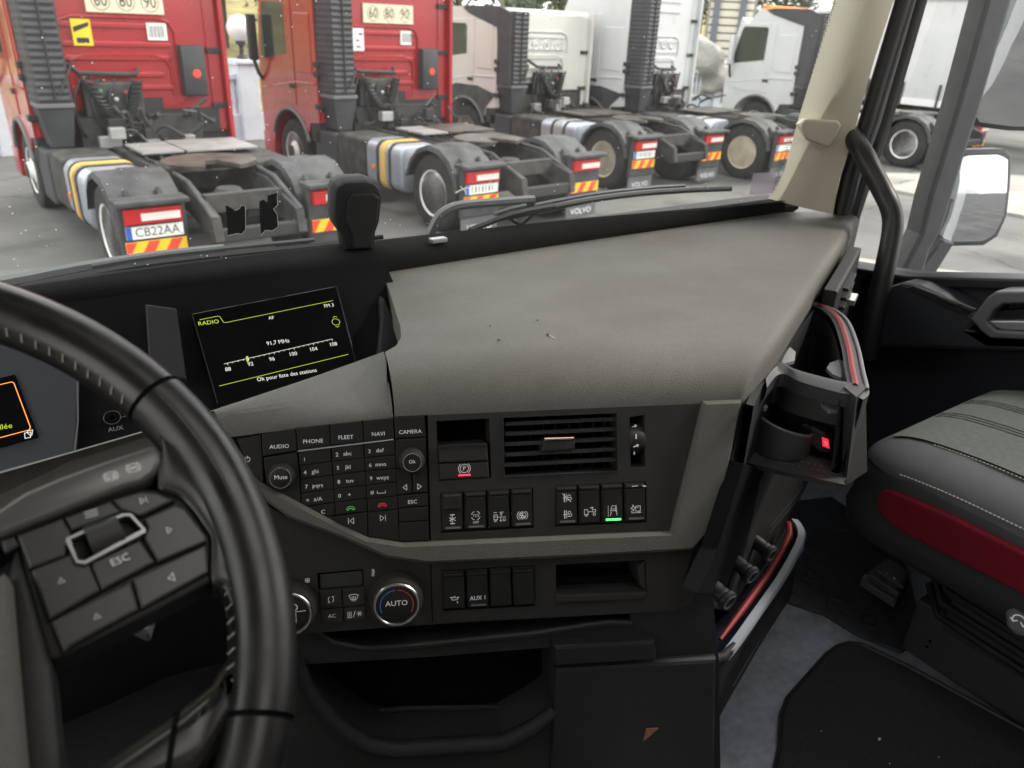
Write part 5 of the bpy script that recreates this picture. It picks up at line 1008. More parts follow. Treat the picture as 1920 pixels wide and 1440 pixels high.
# ================================================================== TRUCKS
M['redpaint'] = pbr('red truck paint', (.33, .009, .014), .3, coat=.5, var=(1.2, .12), rvar=(3, .08))
M['whitepaint'] = pbr('white truck paint', (.55, .56, .57), .32, coat=.4, var=(1.5, .05), rvar=(3, .08))
M['creampaint'] = pbr('cream white truck paint', (.55, .54, .51), .34, coat=.4, var=(1.5, .05))
M['tyre'] = pbr('tyre rubber', (.02, .02, .021), .85, var=(9, .4)); M['fender'] = pbr('dusty black fender', (.027, .029, .033), .62, var=(5, .35, (.06, .062, .066)))
M['chassis'] = pbr('dirty dark chassis', (.02, .021, .023), .7, var=(6, .4, (.06, .057, .052))); M['alloy'] = pbr('aluminium wheel', (.8, .79, .77), .42, .1, var=(6, .1)); M['beigerim'] = pbr('beige steel wheel', (.45, .40, .30), .55, var=(6, .2))
M['steel'] = pbr('galvanised plate', (.36, .36, .36), .45, .5, var=(4, .2)); M['tank'] = pbr('aluminium tank', (.42, .46, .52), .35, .6, var=(3, .15)); M['yellow'] = pbr('amber strap', (.62, .40, .12), .5)
M['dirtsteel'] = pbr('rusty greasy plate', (.04, .036, .033), .45, .3, var=(5, .5, (.12, .105, .09))); M['lens'] = pbr('red tail lens', (.5, .015, .02), .2); M['lensw'] = pbr('clear lens', (.75, .72, .7), .2)
M['platew'] = pbr('number plate white', (.8, .8, .78), .4); M['plateb'] = pbr('plate blue', (.03, .1, .45), .4); M['ink'] = pbr('dark ink', (.02, .02, .02), .6); M['hazr'] = pbr('hazard red', (.7, .06, .03), .5); M['hazy'] = pbr('hazard yellow', (.75, .48, .02), .5)
M['cream'] = pbr('cream sign', (.72, .66, .48), .6); M['whitesign'] = pbr('white sign', (.82, .82, .82), .6); M['warn'] = pbr('yellow warning sticker', (.8, .62, .03), .6)
M['winglass'] = pbr('truck window glass', (.03, .045, .042), .06, spec=.6); M['hose'] = pbr('black air hose', (.02, .02, .022), .45); M['extender'] = pbr('ribbed dark plastic', (.035, .037, .042), .6, var=(4, .25))
M['flapm'] = pbr('rubber mudflap', (.1, .105, .115), .7, var=(4, .2)); M['amber'] = pbr('amber lens', (.8, .25, .02), .3)
M['coupg'] = pbr('dirty green coupling', (.06, .16, .07), .6); M['coupr'] = pbr('dirty red coupling', (.2, .03, .03), .6)
def make_truck(label, loc, heading, paint, top, rim, kind, plate, speed, group, flaptxt=True, ext=True, stickers=()):
    t = thing('parked_truck', label, 'truck', (loc[0], loc[1], 0), group, -rad(heading)); t_local = dict(local=True)
    B = lambda mb, n, mt, par=t, sm=False: mb.build(n, mt, par, smooth=sm, local=True)
    paintm = M[paint]
    # cab body
    arch = [(4.0+.66*math.cos(rad(a)), .5+.66*math.sin(rad(a))) for a in range(150, 15, -12)]
    low = top < 3.0
    prof = [(3.0, 1.05), (3.3, 1.02), (3.36, .88)]+arch+[(4.7, .5), (5.0, .42), (5.06, 1.3), (5.0, 2.05)]+([(4.8, 2.72), (4.62, top-.02), (4.5, top)] if low else [(4.8, 2.95), (4.6, top-.35), (4.3, top)])+[(3.1, top), (3.0, top-.08)]
    YZ = Plane((-1.25, 0, 0), e=(0, 1, 0), u=(0, 0, 1))     # n = +x
    m = MB(); q = YZ; m.plate([p for p in prof], [], 0, 0, Plane((-1.235, 0, 0), e=(0, 1, 0), u=(0, 0, 1))); m.plate([p for p in prof], [], 0, 0, Plane((1.235, 0, 0), e=(0, 1, 0), u=(0, 0, 1)))
    n = len(prof); m.add([V((-1.235, y, z)) for y, z in prof]+[V((1.235, y, z)) for y, z in prof], [(i, (i+1) % n, n+(i+1) % n, n+i) for i in range(n)]); cab = B(m, 'cab', paintm)
    LS = Plane((-1.235, 0, 0), e=(0, -1, 0), u=(0, 0, 1))    # left side, n = -x
    F = lambda P: [(-y, z) for y, z in P]
    m = MB(); m.prism(F([(3.72, 1.25), (4.5, 1.25), (4.92, 1.35), (4.95, 2.0), (4.8, 2.62), (4.72, 2.82), (3.72, 2.85)] if not low else [(3.72, 1.25), (4.5, 1.25), (4.92, 1.35), (4.94, 1.95), (4.74, 2.6), (3.72, 2.65)]), 0, .012, LS, .006); door = B(m, 'door', paintm)
    wz = 2.75 if not low else 2.55
    m = MB(); m.prism(F([(3.95, 2.0), (4.86, 1.88), (4.88, 2.05), (4.72, wz-.05), (4.66, wz), (4.0, wz), (3.95, wz-.05)]), .01, .016, LS, .004); B(m, 'window', M['winglass'], door)
    m = MB(); m.box((-4.15+.25, 1.5, .01), (-3.78+.05, 1.56, .03), LS, .004); B(m, 'handle', M['ink'], door)
    # pressed side panel behind the door, lower feature line
    m = MB(); m.prism(F([(3.12, 1.75), (3.62, 1.75), (3.62, 2.6), (3.12, 2.6)]), 0, .014, LS, .012); B(m, 'side_panel', paintm)
    m = MB(); m.tube([V((-1.245, 3.05, 1.62)), V((-1.245, 3.7, 1.60)), V((-1.245, 4.95, 1.42))], .012, 6); B(m, 'crease', paintm, sm=True)
    m = MB(); m.tube([V((-1.24, 4.0+.67*math.cos(rad(a)), .5+.67*math.sin(rad(a)))) for a in range(160, 10, -10)], .03, 8); B(m, 'wheel_arch', M['grey'], sm=True)
    m = MB(); m.cbox((-1.245, 4.68, .3), (1.245, 5.1, .72), .04); B(m, 'bumper', paintm if paint != 'creampaint' else M['grey'], sm=40)
    if low or kind == 'white': m = MB(); m.plate(F([(3.0, 1.3), (3.3, 1.05)]+[(4.0+.7*math.cos(rad(a)), .5+.7*math.sin(rad(a))) for a in range(150, 15, -12)]+[(4.75, .9), (4.7, 1.3), (4.3, 1.42), (3.6, 1.42)]), [], 0, .016, LS); B(m, 'arch_cladding', M['fender'])
    # mirror
    m = MB(); m.cbox((-1.46, 4.8, 1.85), (-1.32, 4.92, 2.55), .03); mi = B(m, 'mirror', M['ink'] if paint == 'redpaint' else paintm, sm=40)
    m = MB(); m.tube([V((-1.24, 4.9, 1.55)), V((-1.32, 4.88, 1.65)), V((-1.4, 4.86, 1.9))], .03, 6); B(m, 'mirror_arm', M['ink'], mi, True)
    # rear wall pressings
    RW = Plane((0, 3.0, 0), e=(1, 0, 0), u=(0, 0, 1))       # n = -y
    ribz = [1.62, 1.78, 1.98, 2.14, 2.36]+([2.95, 3.15, 3.35] if not low else [])
    for i, z in enumerate(ribz):
        hw = .62 if i not in (1,) else .5; m = MB(); m.prism([(-hw-.1, z-.035), (hw-.1, z-.035), (hw-.06, z), (hw-.1, z+.035), (-hw-.1, z+.035), (-hw-.14, z)], -.01, .022, RW, .016); B(m, 'panel_rib', paintm)
    m = MB()
    for s in (-1, 1): m.box((s*1.1-.09, 1.05, -.01), (s*1.1+.09, top-.1, .02), RW, .015)
    B(m, 'corner_pressings', paintm)
    for z in (1.35, 2.05, 2.75):
        if z < top-.1: m = MB(); m.box((1.0, z, .01), (1.2, z+.07, .05), RW, .01); B(m, 'bracket', M['ink'])
    if kind == 'red' or kind == 'redb':
        zz = 2.50; m = MB(); m.box((-.4, zz, .005), (.52, zz+.27, .03), RW, .006); sp_ = B(m, 'speed_sign', M['cream'])
        m = MB()
        for i, s_ in enumerate(('60', '80', '90')): m.text(RW, s_, (-.22+i*.29, zz+.135), .2, .033, .8); m.arc(RW, (-.22+i*.29, zz+.135), .105, 0, 360, .007, .033, 24)
        B(m, 'numerals', M['chassis'], sp_)
        m = MB(); m.box((.62, 1.52, .0), (.94, 2.15, .16), RW, .05); lk = B(m, 'locker', M['extender'], sm=40)
        m = MB(); m.lathe([(0, .165), (.05, .165), (.06, .155)], RW.pt(.80, 1.8, 0), RW.n, 20); em = B(m, 'emblem', M['hazr'], lk, True)
    else:
        m = MB()
        for i, s_ in enumerate(('60', '80', '90')): m.lathe([(0, .024), (.1, .024), (.11, .01)], RW.pt(-.25+i*.3, 2.2 if low else 2.3, 0), RW.n, 20)
        sp_ = B(m, 'speed_discs', M['whitesign']); m = MB()
        for i, s_ in enumerate(('60', '80', '90')): m.text(RW, s_, (-.25+i*.3, 2.2 if low else 2.3), .14, .026, .8); m.arc(RW, (-.25+i*.3, 2.2 if low else 2.3), .09, 0, 360, .012, .026, 20)
        B(m, 'numerals', M['ink'], sp_)
    for (x, z, w_, h_, mt, extra) in stickers:
        m = MB(); m.box((x, z, .0), (x+w_, z+h_, .026), RW); sk_ = B(m, 'sticker', M[mt])
        m = MB()
        if extra == 'bars':
            for i in range(9): m.box((x+.02+i*.022, z+.03, .026), (x+.028+i*.022+.004*(i % 2), z+h_-.03, .0275), RW)
        elif extra == 'warn':
            m.prism([(x+.02, z+h_*.5), (x+w_-.02, z+h_*.75), (x+w_-.02, z+h_*.9), (x+.02, z+h_*.7)], .026, .0275, RW); m.box((x+.04, z+.03, .026), (x+w_-.04, z+.09, .0275), RW)
        else:
            for q in ((.55, .7, .9, .8), (.3, .42, .6, .5), (.3, .14, .7, .22)): m.box((x+w_*q[0], z+h_*q[1], .026), (x+w_*q[2], z+h_*q[3], .0275), RW)
        B(m, 'sticker_print', M['grey'] if extra == 'smudge' else M['ink'], sk_)
    for (hw, z0_, z1_, cx) in ((.62, 1.52, 2.02, -.1), (.7, 2.08, 2.46, -.08)):     # pressed outlines
        pth = [V((cx-hw, 2.99, z0_)), V((cx-hw, 2.99, z1_-.16)), V((cx-hw+.06, 2.99, z1_-.05)), V((cx-hw+.2, 2.99, z1_)), V((cx+hw-.2, 2.99, z1_)), V((cx+hw-.06, 2.99, z1_-.05)), V((cx+hw, 2.99, z1_-.16)), V((cx+hw, 2.99, z0_))]
        m = MB(); m.tube(pth, .022, 6); B(m, 'pressed_outline', paintm, sm=True)
    rnd = random.Random(label)                       # pipes, valves and reservoirs behind the cab
    for k in range(16):
        p = V((rnd.uniform(-.75, .95), rnd.uniform(2.35, 2.85), rnd.uniform(.98, 1.35))); q = p+V((rnd.uniform(-.35, .35), rnd.uniform(-.5, .1), rnd.uniform(-.25, .2)))
        m = MB(); m.tube(smoothpath([p, lerp(p, q, .4)+V((0, 0, rnd.uniform(-.12, .12))), q], 4), rnd.uniform(.012, .03), 6); B(m, 'pipe', M[rnd.choice(('hose', 'chassis', 'fender'))], sm=True)
    for k in range(7):
        p = V((rnd.uniform(-.65, .85), rnd.uniform(2.3, 2.7), rnd.uniform(.95, 1.25))); sx_ = rnd.uniform(.05, .13); m = MB(); m.cbox(tuple(p-V((sx_, .06, .07))), tuple(p+V((sx_, .06, .07))), .012); B(m, 'valve', M[rnd.choice(('chassis', 'ink', 'steel'))])
    for (x_, y_) in ((-.1, 2.2), (.35, 2.25)):
        m = MB(); m.lathe([(0, -.3), (.09, -.29), (.12, -.24), (.12, .24), (.09, .29), (0, .3)], (x_, y_, .86), (1, 0, 0), 16); B(m, 'air_tank', M['chassis'], sm=40)
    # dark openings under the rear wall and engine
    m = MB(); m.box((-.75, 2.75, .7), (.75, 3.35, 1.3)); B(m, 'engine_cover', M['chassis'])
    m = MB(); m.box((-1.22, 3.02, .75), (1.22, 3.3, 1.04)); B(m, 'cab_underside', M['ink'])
    # ribbed intake duct behind the left corner of the cab
    z0, z1 = 1.5, top-.06; m = MB(); rows = []; nz_ = int((z1-z0)/.04)
    for i in range(nz_+1):
        z = z0+i*(z1-z0)/nz_; bl = .014 if i % 2 else 0; rows.append([V((-1.215-bl*.4, 3.02, z)), V((-1.20-bl*.4, 2.62, z)), V((-1.17, 2.55-bl, z)), V((-.84, 2.55-bl, z)), V((-.80, 2.62, z)), V((-.80, 3.02, z))])
    m.grid(rows); m.add([p for p in rows[0]], [tuple(range(6))]); m.add([p for p in rows[-1]], [tuple(range(6))]); ex = B(m, 'intake_duct', M['extender'])
    m = MB(); m.tube([V((-1.0, 2.535, z0+.05)), V((-1.0, 2.535, z1))], .012, 6); B(m, 'duct_seam', M['ink'], ex)
    m = MB(); m.cbox((-1.21, 2.54, z0-.06), (-.80, 3.0, z0-.005), .01); B(m, 'duct_clamp', M['grey'], ex)
    m = MB(); m.add([V((-1.2, 2.56, z0-.07)), V((-.81, 2.56, z0-.07)), V((-.81, 3.0, z0-.07)), V((-1.2, 3.0, z0-.07)), V((-1.12, 2.62, .98)), V((-.88, 2.62, .98)), V((-.88, 3.0, .98)), V((-1.12, 3.0, .98))], [(0, 1, 5, 4), (1, 2, 6, 5), (2, 3, 7, 6), (3, 0, 4, 7), (4, 5, 6, 7)]); B(m, 'duct_boot', M['extender'], ex)
    m = MB(); m.tube([V((-.95, 2.5, 1.6)), V((-.8, 2.55, 1.85)), V((-.66, 2.95, 1.95))], .016, 6); B(m, 'stay', M['ink'], ex)
    for z in (1.25, 1.72, 1.86): m = MB(); m.cbox((-1.27, 2.9, z), (-1.17, 3.04, z+.08), .015); B(m, 'cab_catch', M['ink'])
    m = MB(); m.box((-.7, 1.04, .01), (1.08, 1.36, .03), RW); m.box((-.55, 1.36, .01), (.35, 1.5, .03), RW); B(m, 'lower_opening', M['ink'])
    m = MB(); m.box((1.19, .95, -.05), (1.25, top-.05, .12), RW, .01); B(m, 'right_edge', paintm)
    # air line rack and coiled hoses
    hx = -.35 if kind.startswith('red') else -.1
    m = MB(); m.tube([V((hx-.45, 2.9, 1.95)), V((hx-.3, 2.75, 1.82)), V((hx+.35, 2.75, 1.8)), V((hx+.42, 2.9, 1.85))], .03, 8); B(m, 'hose_rack', M['chassis'], sm=True)
    m = MB(); m.cbox((hx-.3, 2.72, 1.3), (hx+.4, 2.9, 1.72), .03); B(m, 'valve_block', M['chassis'])
    def coil(x0, y0, z0, x1, y1, z1, turns, r, sag):
        pts = []; nn_ = turns*9
        for i in range(nn_+1):
            q = i/nn_; c = lerp(V((x0, y0, z0)), V((x1, y1, z1)), q)-V((0, 0, sag*math.sin(math.pi*q))); a = 2*math.pi*turns*q; pts.append(c+V((math.cos(a)*r, math.sin(a)*r*.8, math.sin(a)*r*.25)))
        m = MB(); m.tube(pts, .016, 5); B(m, 'coil_hose', M['hose'], sm=True)
    coil(hx-.25, 2.66, 1.78, hx+.08, 2.6, 1.3, 14, .055, .12); coil(hx+.1, 2.6, 1.2, hx+.34, 2.66, 1.74, 13, .055, .05); coil(hx-.02, 2.55, 1.15, hx+.25, 2.6, 1.25, 9, .06, .1)
    for k in range(4):
        m = MB(); a = V((hx-.3+.2*k, 2.75, 1.75)); m.tube(smoothpath([a, a+V((-.12, -.06, -.25)), a+V((-.1+.05*k, -.05, -.6)), a+V((.05, .1, -.75))], 4), .018, 6); B(m, 'air_line', M['hose'], sm=True)
    for dx, dz_, mt in ((-.12, .12, 'coupg'), (.05, .02, 'steel'), (.17, .1, 'coupr')): m = MB(); m.lathe([(0, 0), (.022, 0), (.026, .05), (0, .06)], V((hx+dx, 2.68, 1.5+dz_)), (0, -1, 0), 10); B(m, 'coupling', M[mt], sm=True)
    # chassis
    for s in (-1, 1):
        m = MB(); YZp = Plane((s*.43-.045, 0, 0), e=(0, 1, 0), u=(0, 0, 1)); m.prism([(-1.0, .55), (-.9, .52), (-.3, .7), (4.6, .7), (4.6, .98), (-.2, .98), (-.95, .78)], 0, .09, YZp, .01); B(m, 'chassis_rail', M['chassis'])
        m = MB(); m.tube([V((s*.45, -.95, .76)), V((s*.45, -.3, 1.0)), V((s*.45, .3, 1.03))], .028, 8); B(m, 'ramp_rail', M['fender'], sm=True)
    m = MB(); m.cbox((-.5, -.97, .52), (.5, -.9, .66), .02); B(m, 'rear_crossmember', M['ink'])
    m = MB(); m.lathe([(0, 0), (.16, 0), (.19, .1), (.19, .26), (.12, .34), (0, .36)], (0, -.15, .55), (0, 0, 1), 18); B(m, 'axle_housing', M['chassis'], sm=True)
    m = MB(); m.tube([V((-.9, 0, .5)), V((.9, 0, .5))], .09, 10); B(m, 'axle', M['chassis'])
    for y in (-.55, .75, 1.6): m = MB(); m.box((-.4, y-.05, .74), (.4, y+.05, .92)); B(m, 'crossmember', M['chassis'])
    for k in range(5):
        m = MB(); x = -.33+.16*k; m.tube(smoothpath([V((x, 2.6, .98)), V((x+.06, 1.9, 1.0)), V((x-.08, 1.2, 1.0)), V((x+.05, .7, 1.0))], 3), .02, 6); B(m, 'cable_run', M['hose'], sm=True)
    # fifth wheel
    out_ = [(.5*math.cos(rad(a)), .35+.45*math.sin(rad(a))) for a in range(-65, 246, 12)]+[(-.19, -.06), (-.06, .3), (.06, .3), (.19, -.06)]
    m = MB(); XY = Plane((0, 0, 0), e=(1, 0, 0), u=(0, 1, 0)); m.plate(out_, [], 1.06, 1.105, XY); m.plate(out_, [], 1.06, 1.06, XY); fw = B(m, 'fifth_wheel', M['dirtsteel'])
    for s in (-1, 1): m = MB(); m.cbox((s*.45-.06, .15, .95), (s*.45+.06, .6, 1.08), .02); B(m, 'pedestal', M['chassis'], fw)
    m = MB(); m.cbox((-.42, 1.35, 1.03), (.05, 2.1, 1.06), .006); cwp = B(m, 'catwalk_plate', M['steel' if kind.startswith('red') else 'dirtsteel'])
    if kind != 'white2': m = MB(); m.cbox((.08, 1.35, 1.03), (.95, 2.2, 1.06), .006); B(m, 'catwalk_plate', M['steel' if kind == 'red' else 'dirtsteel'])
    # tank, boxes
    def rbox(x0, x1, y0, y1, z0, z1, r, mt, nm):
        XZ = Plane((0, y1, 0), e=(1, 0, 0), u=(0, 0, 1)); m = MB(); m.prism(rrect(x0, x1, z0, z1, r, 5), 0, y1-y0, XZ, .03); return B(m, nm, M[mt], sm=40)
    tk = rbox(-1.22, -.55, .72, 1.62, .36, 1.0, .14, 'tank', 'fuel_tank')
    for y, w_, mt in ((.98, .05, 'chassis'), (1.12, .13, 'yellow' if kind.startswith('red') else 'steel'), (1.3, .05, 'chassis')):
        XZ = Plane((0, y+w_, 0), e=(1, 0, 0), u=(0, 0, 1)); m = MB(); m.prism(rrect(-1.235, -.54, .345, 1.015, .145, 5), 0, w_, XZ); B(m, 'strap', M[mt], tk, 40)
    rbox(-1.2, -.55, 1.72, 2.5, .36, .98, .05, 'chassis', 'battery_box'); rbox(.55, 1.2, .75, 2.5, .36, .98, .08, 'chassis', 'tool_box')
    m = MB(); m.cbox((-1.22, 2.55, .3), (-.9, 3.2, .95), .04); B(m, 'step_box', M['extender'])
    # wheels
    def wheel(x, y, sgn, dual):
        ax = (sgn, 0, 0); m = MB(); m.lathe([(.29, -.13), (.40, -.145), (.47, -.14), (.497, -.115), (.5, -.09), (.488, -.085), (.488, -.075), (.502, -.07), (.503, -.025), (.49, -.02), (.49, -.01), (.503, -.005), (.503, .03), (.49, .035), (.49, .045), (.502, .05), (.5, .09), (.488, .095), (.488, .105), (.497, .115), (.47, .14), (.40, .145), (.29, .13)], (x, y, .5), ax, 40); wh = B(m, 'wheel', M['tyre'], sm=40)
        ty = m
        rm = [(.295, .13), (.305, .142), (.285, .13), (.275, .08), (.265, .0), (.2, -.02), (.13, -.015)] if dual else [(.295, .13), (.305, .142), (.29, .13), (.26, .1), (.22, .09), (.16, .13), (.12, .14), (.11, .19), (0, .2)]
        m = MB(); m.lathe(rm, (x, y, .5), ax, 36); ri = B(m, 'rim', M[rim], wh, 40)
        m = MB(); m.lathe([(.215 if rim == 'beigerim' else .13, -.012), (.2 if rim == 'beigerim' else .125, .005), (.12, .03), (.1, .05), (.06, .07), (0, .075)] if dual else [(.1, .2), (.09, .21), (0, .215)], (x, y, .5), ax, 20); B(m, 'hub', M['chassis'], wh, 40)
        m = MB()
        for k in range(10):
            a = 2*math.pi*k/10; d_ = -.014 if dual else .118; m.lathe([(0, .004), (.02, .004), (.022, 0)], V((x+sgn*d_, y+math.cos(a)*.2, .5+math.sin(a)*.2)), ax, 8)
        B(m, 'hand_holes', M['ink'], wh)
    for s in (-1, 1):
        wheel(s*1.06, 0, s, True); wheel(s*.74, 0, s, True); wheel(s*1.06, 4.0, s, False)
        # fender shell
        x0, x1 = (.58, 1.25) if s > 0 else (-1.25, -.58); rows = []
        for a in range(8, 176, 8):
            y, z = -math.cos(rad(a)), math.sin(rad(a)); R1 = .6; rb_ = .012 if (a//8) % 3 == 0 else 0; row = []
            for x, d_ in ((x0, -.05), (x0+.015, 0), (lerp(x0, x1, .33), .006), (lerp(x0, x1, .36), .018), (lerp(x0, x1, .64), .018), (lerp(x0, x1, .67), .006), (x1-.015, 0), (x1, -.05)): row.append(V((x, y*(R1+d_+rb_), .52+z*(R1+d_+rb_)*.98)))
            rows.append(row)
        m = MB(); m.grid(rows); m.grid([[p*1 for p in r] for r in [[V((p.x, p.y*.97, .52+(p.z-.52)*.97)) for p in r] for r in rows]]); fe = B(m, 'fender', M['fender'], sm=35)
        for fx in (.25, .7):
            m = MB(); x = lerp(x0, x1, fx); m.tube([V((x, -.42, 1.0)), V((x, -.55, .86)), V((x, -.64, .66))], .03, 6); B(m, 'fender_clip', M['chassis'], fe)
        # light carrier
        RP = Plane((0, -.70, 0), e=(1, 0, 0), u=(0, 0, 1)); xa, xb = (.68, 1.2) if s > 0 else (-1.2, -.68)
        m = MB(); m.box((xa-.05, .3, -.06), (xb+.05, .98, .0), RP, .02); m.cbox((xa-.07, -.82, .92), (xb+.07, -.55, .97), .015); B(m, 'light_carrier', M['fender'])
        m = MB(); m.box((xa, .74, -.01), (xb, .89, .05), RP, .015); tl = B(m, 'tail_light', M['lens'])
        m = MB(); m.box((lerp(xa, xb, .28), .775, .05), (lerp(xa, xb, .96), .845, .056), RP); B(m, 'clear_strip', M['lensw'], tl)
        if s < 0:
            m = MB(); m.box((xa, .60, .005), (xb, .72, .02), RP, .003); npl = B(m, 'number_plate', M['platew'])
            m = MB(); m.box((xa, .6, .02), (xa+.05, .72, .0225), RP); B(m, 'blue_band', M['plateb'], npl)
            if plate == '|':
                m = MB()
                for i in range(7): m.box((xa+.09+i*.055, .625, .02), (xa+.105+i*.055+.008*(i % 2), .695, .0225), RP)
                B(m, 'blurred_marks', M['grey'], npl)
            elif plate: m = MB(); m.text(RP, plate, ((xa+xb)/2+.02, .66), .12, .0225, .95); B(m, 'plate_text', M['ink'], npl)
        m = MB(); m.box((xa-.02, .44, .005), (xb+.02, .575, .02), RP, .003); hz = B(m, 'hazard_board', M['hazy'])
        for i in range(3):
            a = xa-.1+i*.21; m = MB(); f = lambda v_: min(max(v_, xa-.019), xb+.019); m.prism([(f(a), .442), (f(a+.105), .442), (f(a+.185), .573), (f(a+.08), .573)], .02, .0225, RP); B(m, 'stripe', M['hazr'], hz)
        m = MB(); m.box((xa-.04, .08, -.04), (xb+.04, .42, -.02), RP); mf = B(m, 'mudflap', M['flapm'])
        if flaptxt: m = MB(); m.text(RP, 'VOLVO', ((xa+xb)/2, .16), .12, -.018, 1.05); B(m, 'lettering', M['whitesign'], mf)
    m = MB(); m.cbox((-1.25, 1.4, .6), (-1.22, 1.46, .66), .01); B(m, 'side_marker', M['amber'])
    if not low and kind == 'white2':
        m = MB(); m.cbox((-.9, 4.3, top), (.9, 4.5, top+.1), .03); B(m, 'roof_bar', M['amber'])
    if low or kind == 'white2':
        # roof deflector swoop on the side
        m = MB(); m.plate(F([(3.0, top-.35), (3.2, top-.3), (3.9, top-.12), (4.1, top-.02), (3.9, top+.02), (2.95, top+.02), (2.6, top-.1), (2.6, 1.5), (2.9, 1.5)]), [], -.06, .015, LS); B(m, 'side_fairing', M['extender'])
    return t
GRP = 'tractor units parked in a row'
red_st = [(-.6, 2.12, .22, .30, 'warn', 'warn'), (.28, 2.2, .24, .2, 'whitesign', 'bars')]
red_st2 = [(-.6, 2.1, .2, .32, 'whitesign', 'smudge'), (.28, 2.2, .2, .2, 'whitesign', 'bars')]
make_truck('red truck nearest the windscreen, with a yellow warning sticker on its cab back', (2.307, 8.626), -3.97, 'redpaint', 3.65, 'alloy', 'red', 'CB22AA', True, GRP, stickers=red_st)
make_truck('second red truck, with a tall white sticker and no yellow one', (6.304, 9.136), -5.69, 'redpaint', 3.65, 'alloy', 'redb', '|', True, GRP, stickers=red_st2)
make_truck('low roofed cream white truck next to the second red truck', (10.483, 10.492), -4.85, 'creampaint', 2.85, 'beigerim', 'white', '|', True, GRP)
make_truck('tall roofed white truck behind the low cream one', (13.738, 10.243), -9.65, 'whitepaint', 3.7, 'beigerim', 'white', None, True, GRP)
make_truck('white truck with black side fairing seen beside the beige pillar', (18.6, 9.6), -3.5, 'whitepaint', 3.15, 'alloy', 'white2', None, True, GRP)
# a few more standing behind us, seen only in the lower mirror
src = [o for o in S.objects if o.name.startswith('parked_truck') and o.parent is None]
for i, (k, x, y, hd, lab) in enumerate(((3, 8.0, -17.0, 20, 'nearest white truck in the lower mirror reflection'), (2, 9.8, -23.0, 22, 'middle cream truck in the lower mirror reflection'), (3, 11.8, -30.0, 24, 'farthest white truck in the lower mirror reflection'))):
    c = copy_tree(src[k]); c.location = (x, y, 0); c.rotation_euler = (0, 0, -rad(hd+90)); c['label'] = lab; c['group'] = 'trucks behind, seen in the mirror'
# ------------------------------------------------------------------ white semi-trailer
tr = thing('semi_trailer', 'long white box trailer seen through the passenger window', 'trailer', (24.5, 8, 0))
m = MB(); m.cbox((23.2, 2.5, .95), (25.7, 16.0, 3.75), .04); m.build('body', M['whitepaint'], tr)
m = MB(); m.box((23.17, 2.5, .9), (23.25, 16.0, 1.08)); m.build('side_rail', M['whitesign'], tr)
m = MB(); m.box((23.17, 2.5, 3.62), (23.22, 16.0, 3.72)); m.build('top_rail', M['steel'], tr)
for i in range(12):
    y = 3.2+i*1.1; m = MB(); m.box((23.14, y, .85), (23.18, y+.06, 1.5)); m.build('strap', M['chassis'], tr)
m = MB(); m.box((23.7, 2.6, .7), (23.85, 15.5, .95)); m.box((25.0, 2.6, .7), (25.15, 15.5, .95)); m.build('chassis_rail', M['chassis'], tr)
for y in (6.0, 7.3, 8.6):
    m = MB(); m.lathe([(.29, -.13), (.40, -.145), (.47, -.14), (.497, -.1), (.497, .1), (.47, .14), (.40, .145), (.29, .13)], (23.5, y, .5), (-1, 0, 0), 32); wh = m.build('wheel', M['tyre'], tr, smooth=40)
    m = MB(); m.lathe([(.3, .13), (.29, .12), (.26, .08), (.2, .06), (.12, .1), (0, .12)], (23.5, y, .5), (-1, 0, 0), 28); m.build('rim', M['alloy'], wh, smooth=40)
# ================================================================== WALL WITH BALUSTERS, LAMP
WD = V((math.sin(rad(82.3)), math.cos(rad(82.3)), 0)); W0 = V((5.37, 17.87, 0)); WN = V((WD.y, -WD.x, 0))
wall = thing('balustrade_wall', 'low white wall with balusters and square pillars behind the trucks', 'wall', W0)
WP = Plane(W0, e=WD, u=(0, 0, 1)); M['wallw'] = pbr('bluish white render', (.55, .59, .65), .8, var=(3, .08))
m = MB(); m.box((-16, 0, -.12), (30, .55, .12), WP, .01); m.build('base', M['wallw'], wall)
m = MB(); m.box((-16, 1.25, -.1), (30, 1.36, .1), WP, .01); m.build('coping', M['wallw'], wall)
bal = None
for i in range(200):
    s_ = -15.8+i*.23
    if bal is None: m = MB(); m.lathe([(.06, 0), (.035, .1), (.07, .3), (.04, .5), (.05, .7)], (0, 0, 0), (0, 0, 1), 10); bal = m.build('baluster', M['wallw'], wall, smooth=40, local=True); o = bal
    else: o = bal.copy(); COL.objects.link(o); o.parent = wall
    o.location = WD*s_+V((0, 0, .55))
for s_ in (-13.5, -9, -4.5, .12, 4.5, 9, 13.5, 18, 22.5, 27):
    m = MB(); m.box((s_-.22, 0, -.22), (s_+.22, 1.55, .22), WP, .02); m.box((s_-.27, 1.552, -.27), (s_+.27, 1.65, .27), WP, .03); m.build('pillar', M['wallw'], wall)
lb = WP.pt(.12, 1.65, 0); lm = thing('globe_lamp', 'white globe lamp on the wall pillar between the red trucks', 'lamp', lb)
m = MB(); m.lathe([(.12, 0), (.1, .05), (.05, .1), (.045, .25), (.11, .3), (.1, .36)], lb, (0, 0, 1), 16); m.build('neck', M['ink'], lm, smooth=40)
m = MB(); m.lathe([(.001, 0)]+[(.26*math.sin(rad(a)), .26-.26*math.cos(rad(a))) for a in range(12, 180, 12)]+[(.001, .52)], lb+V((0, 0, .34)), (0, 0, 1), 24); m.build('globe', pbr('opal globe', (.75, .75, .75), .35), lm, smooth='all')
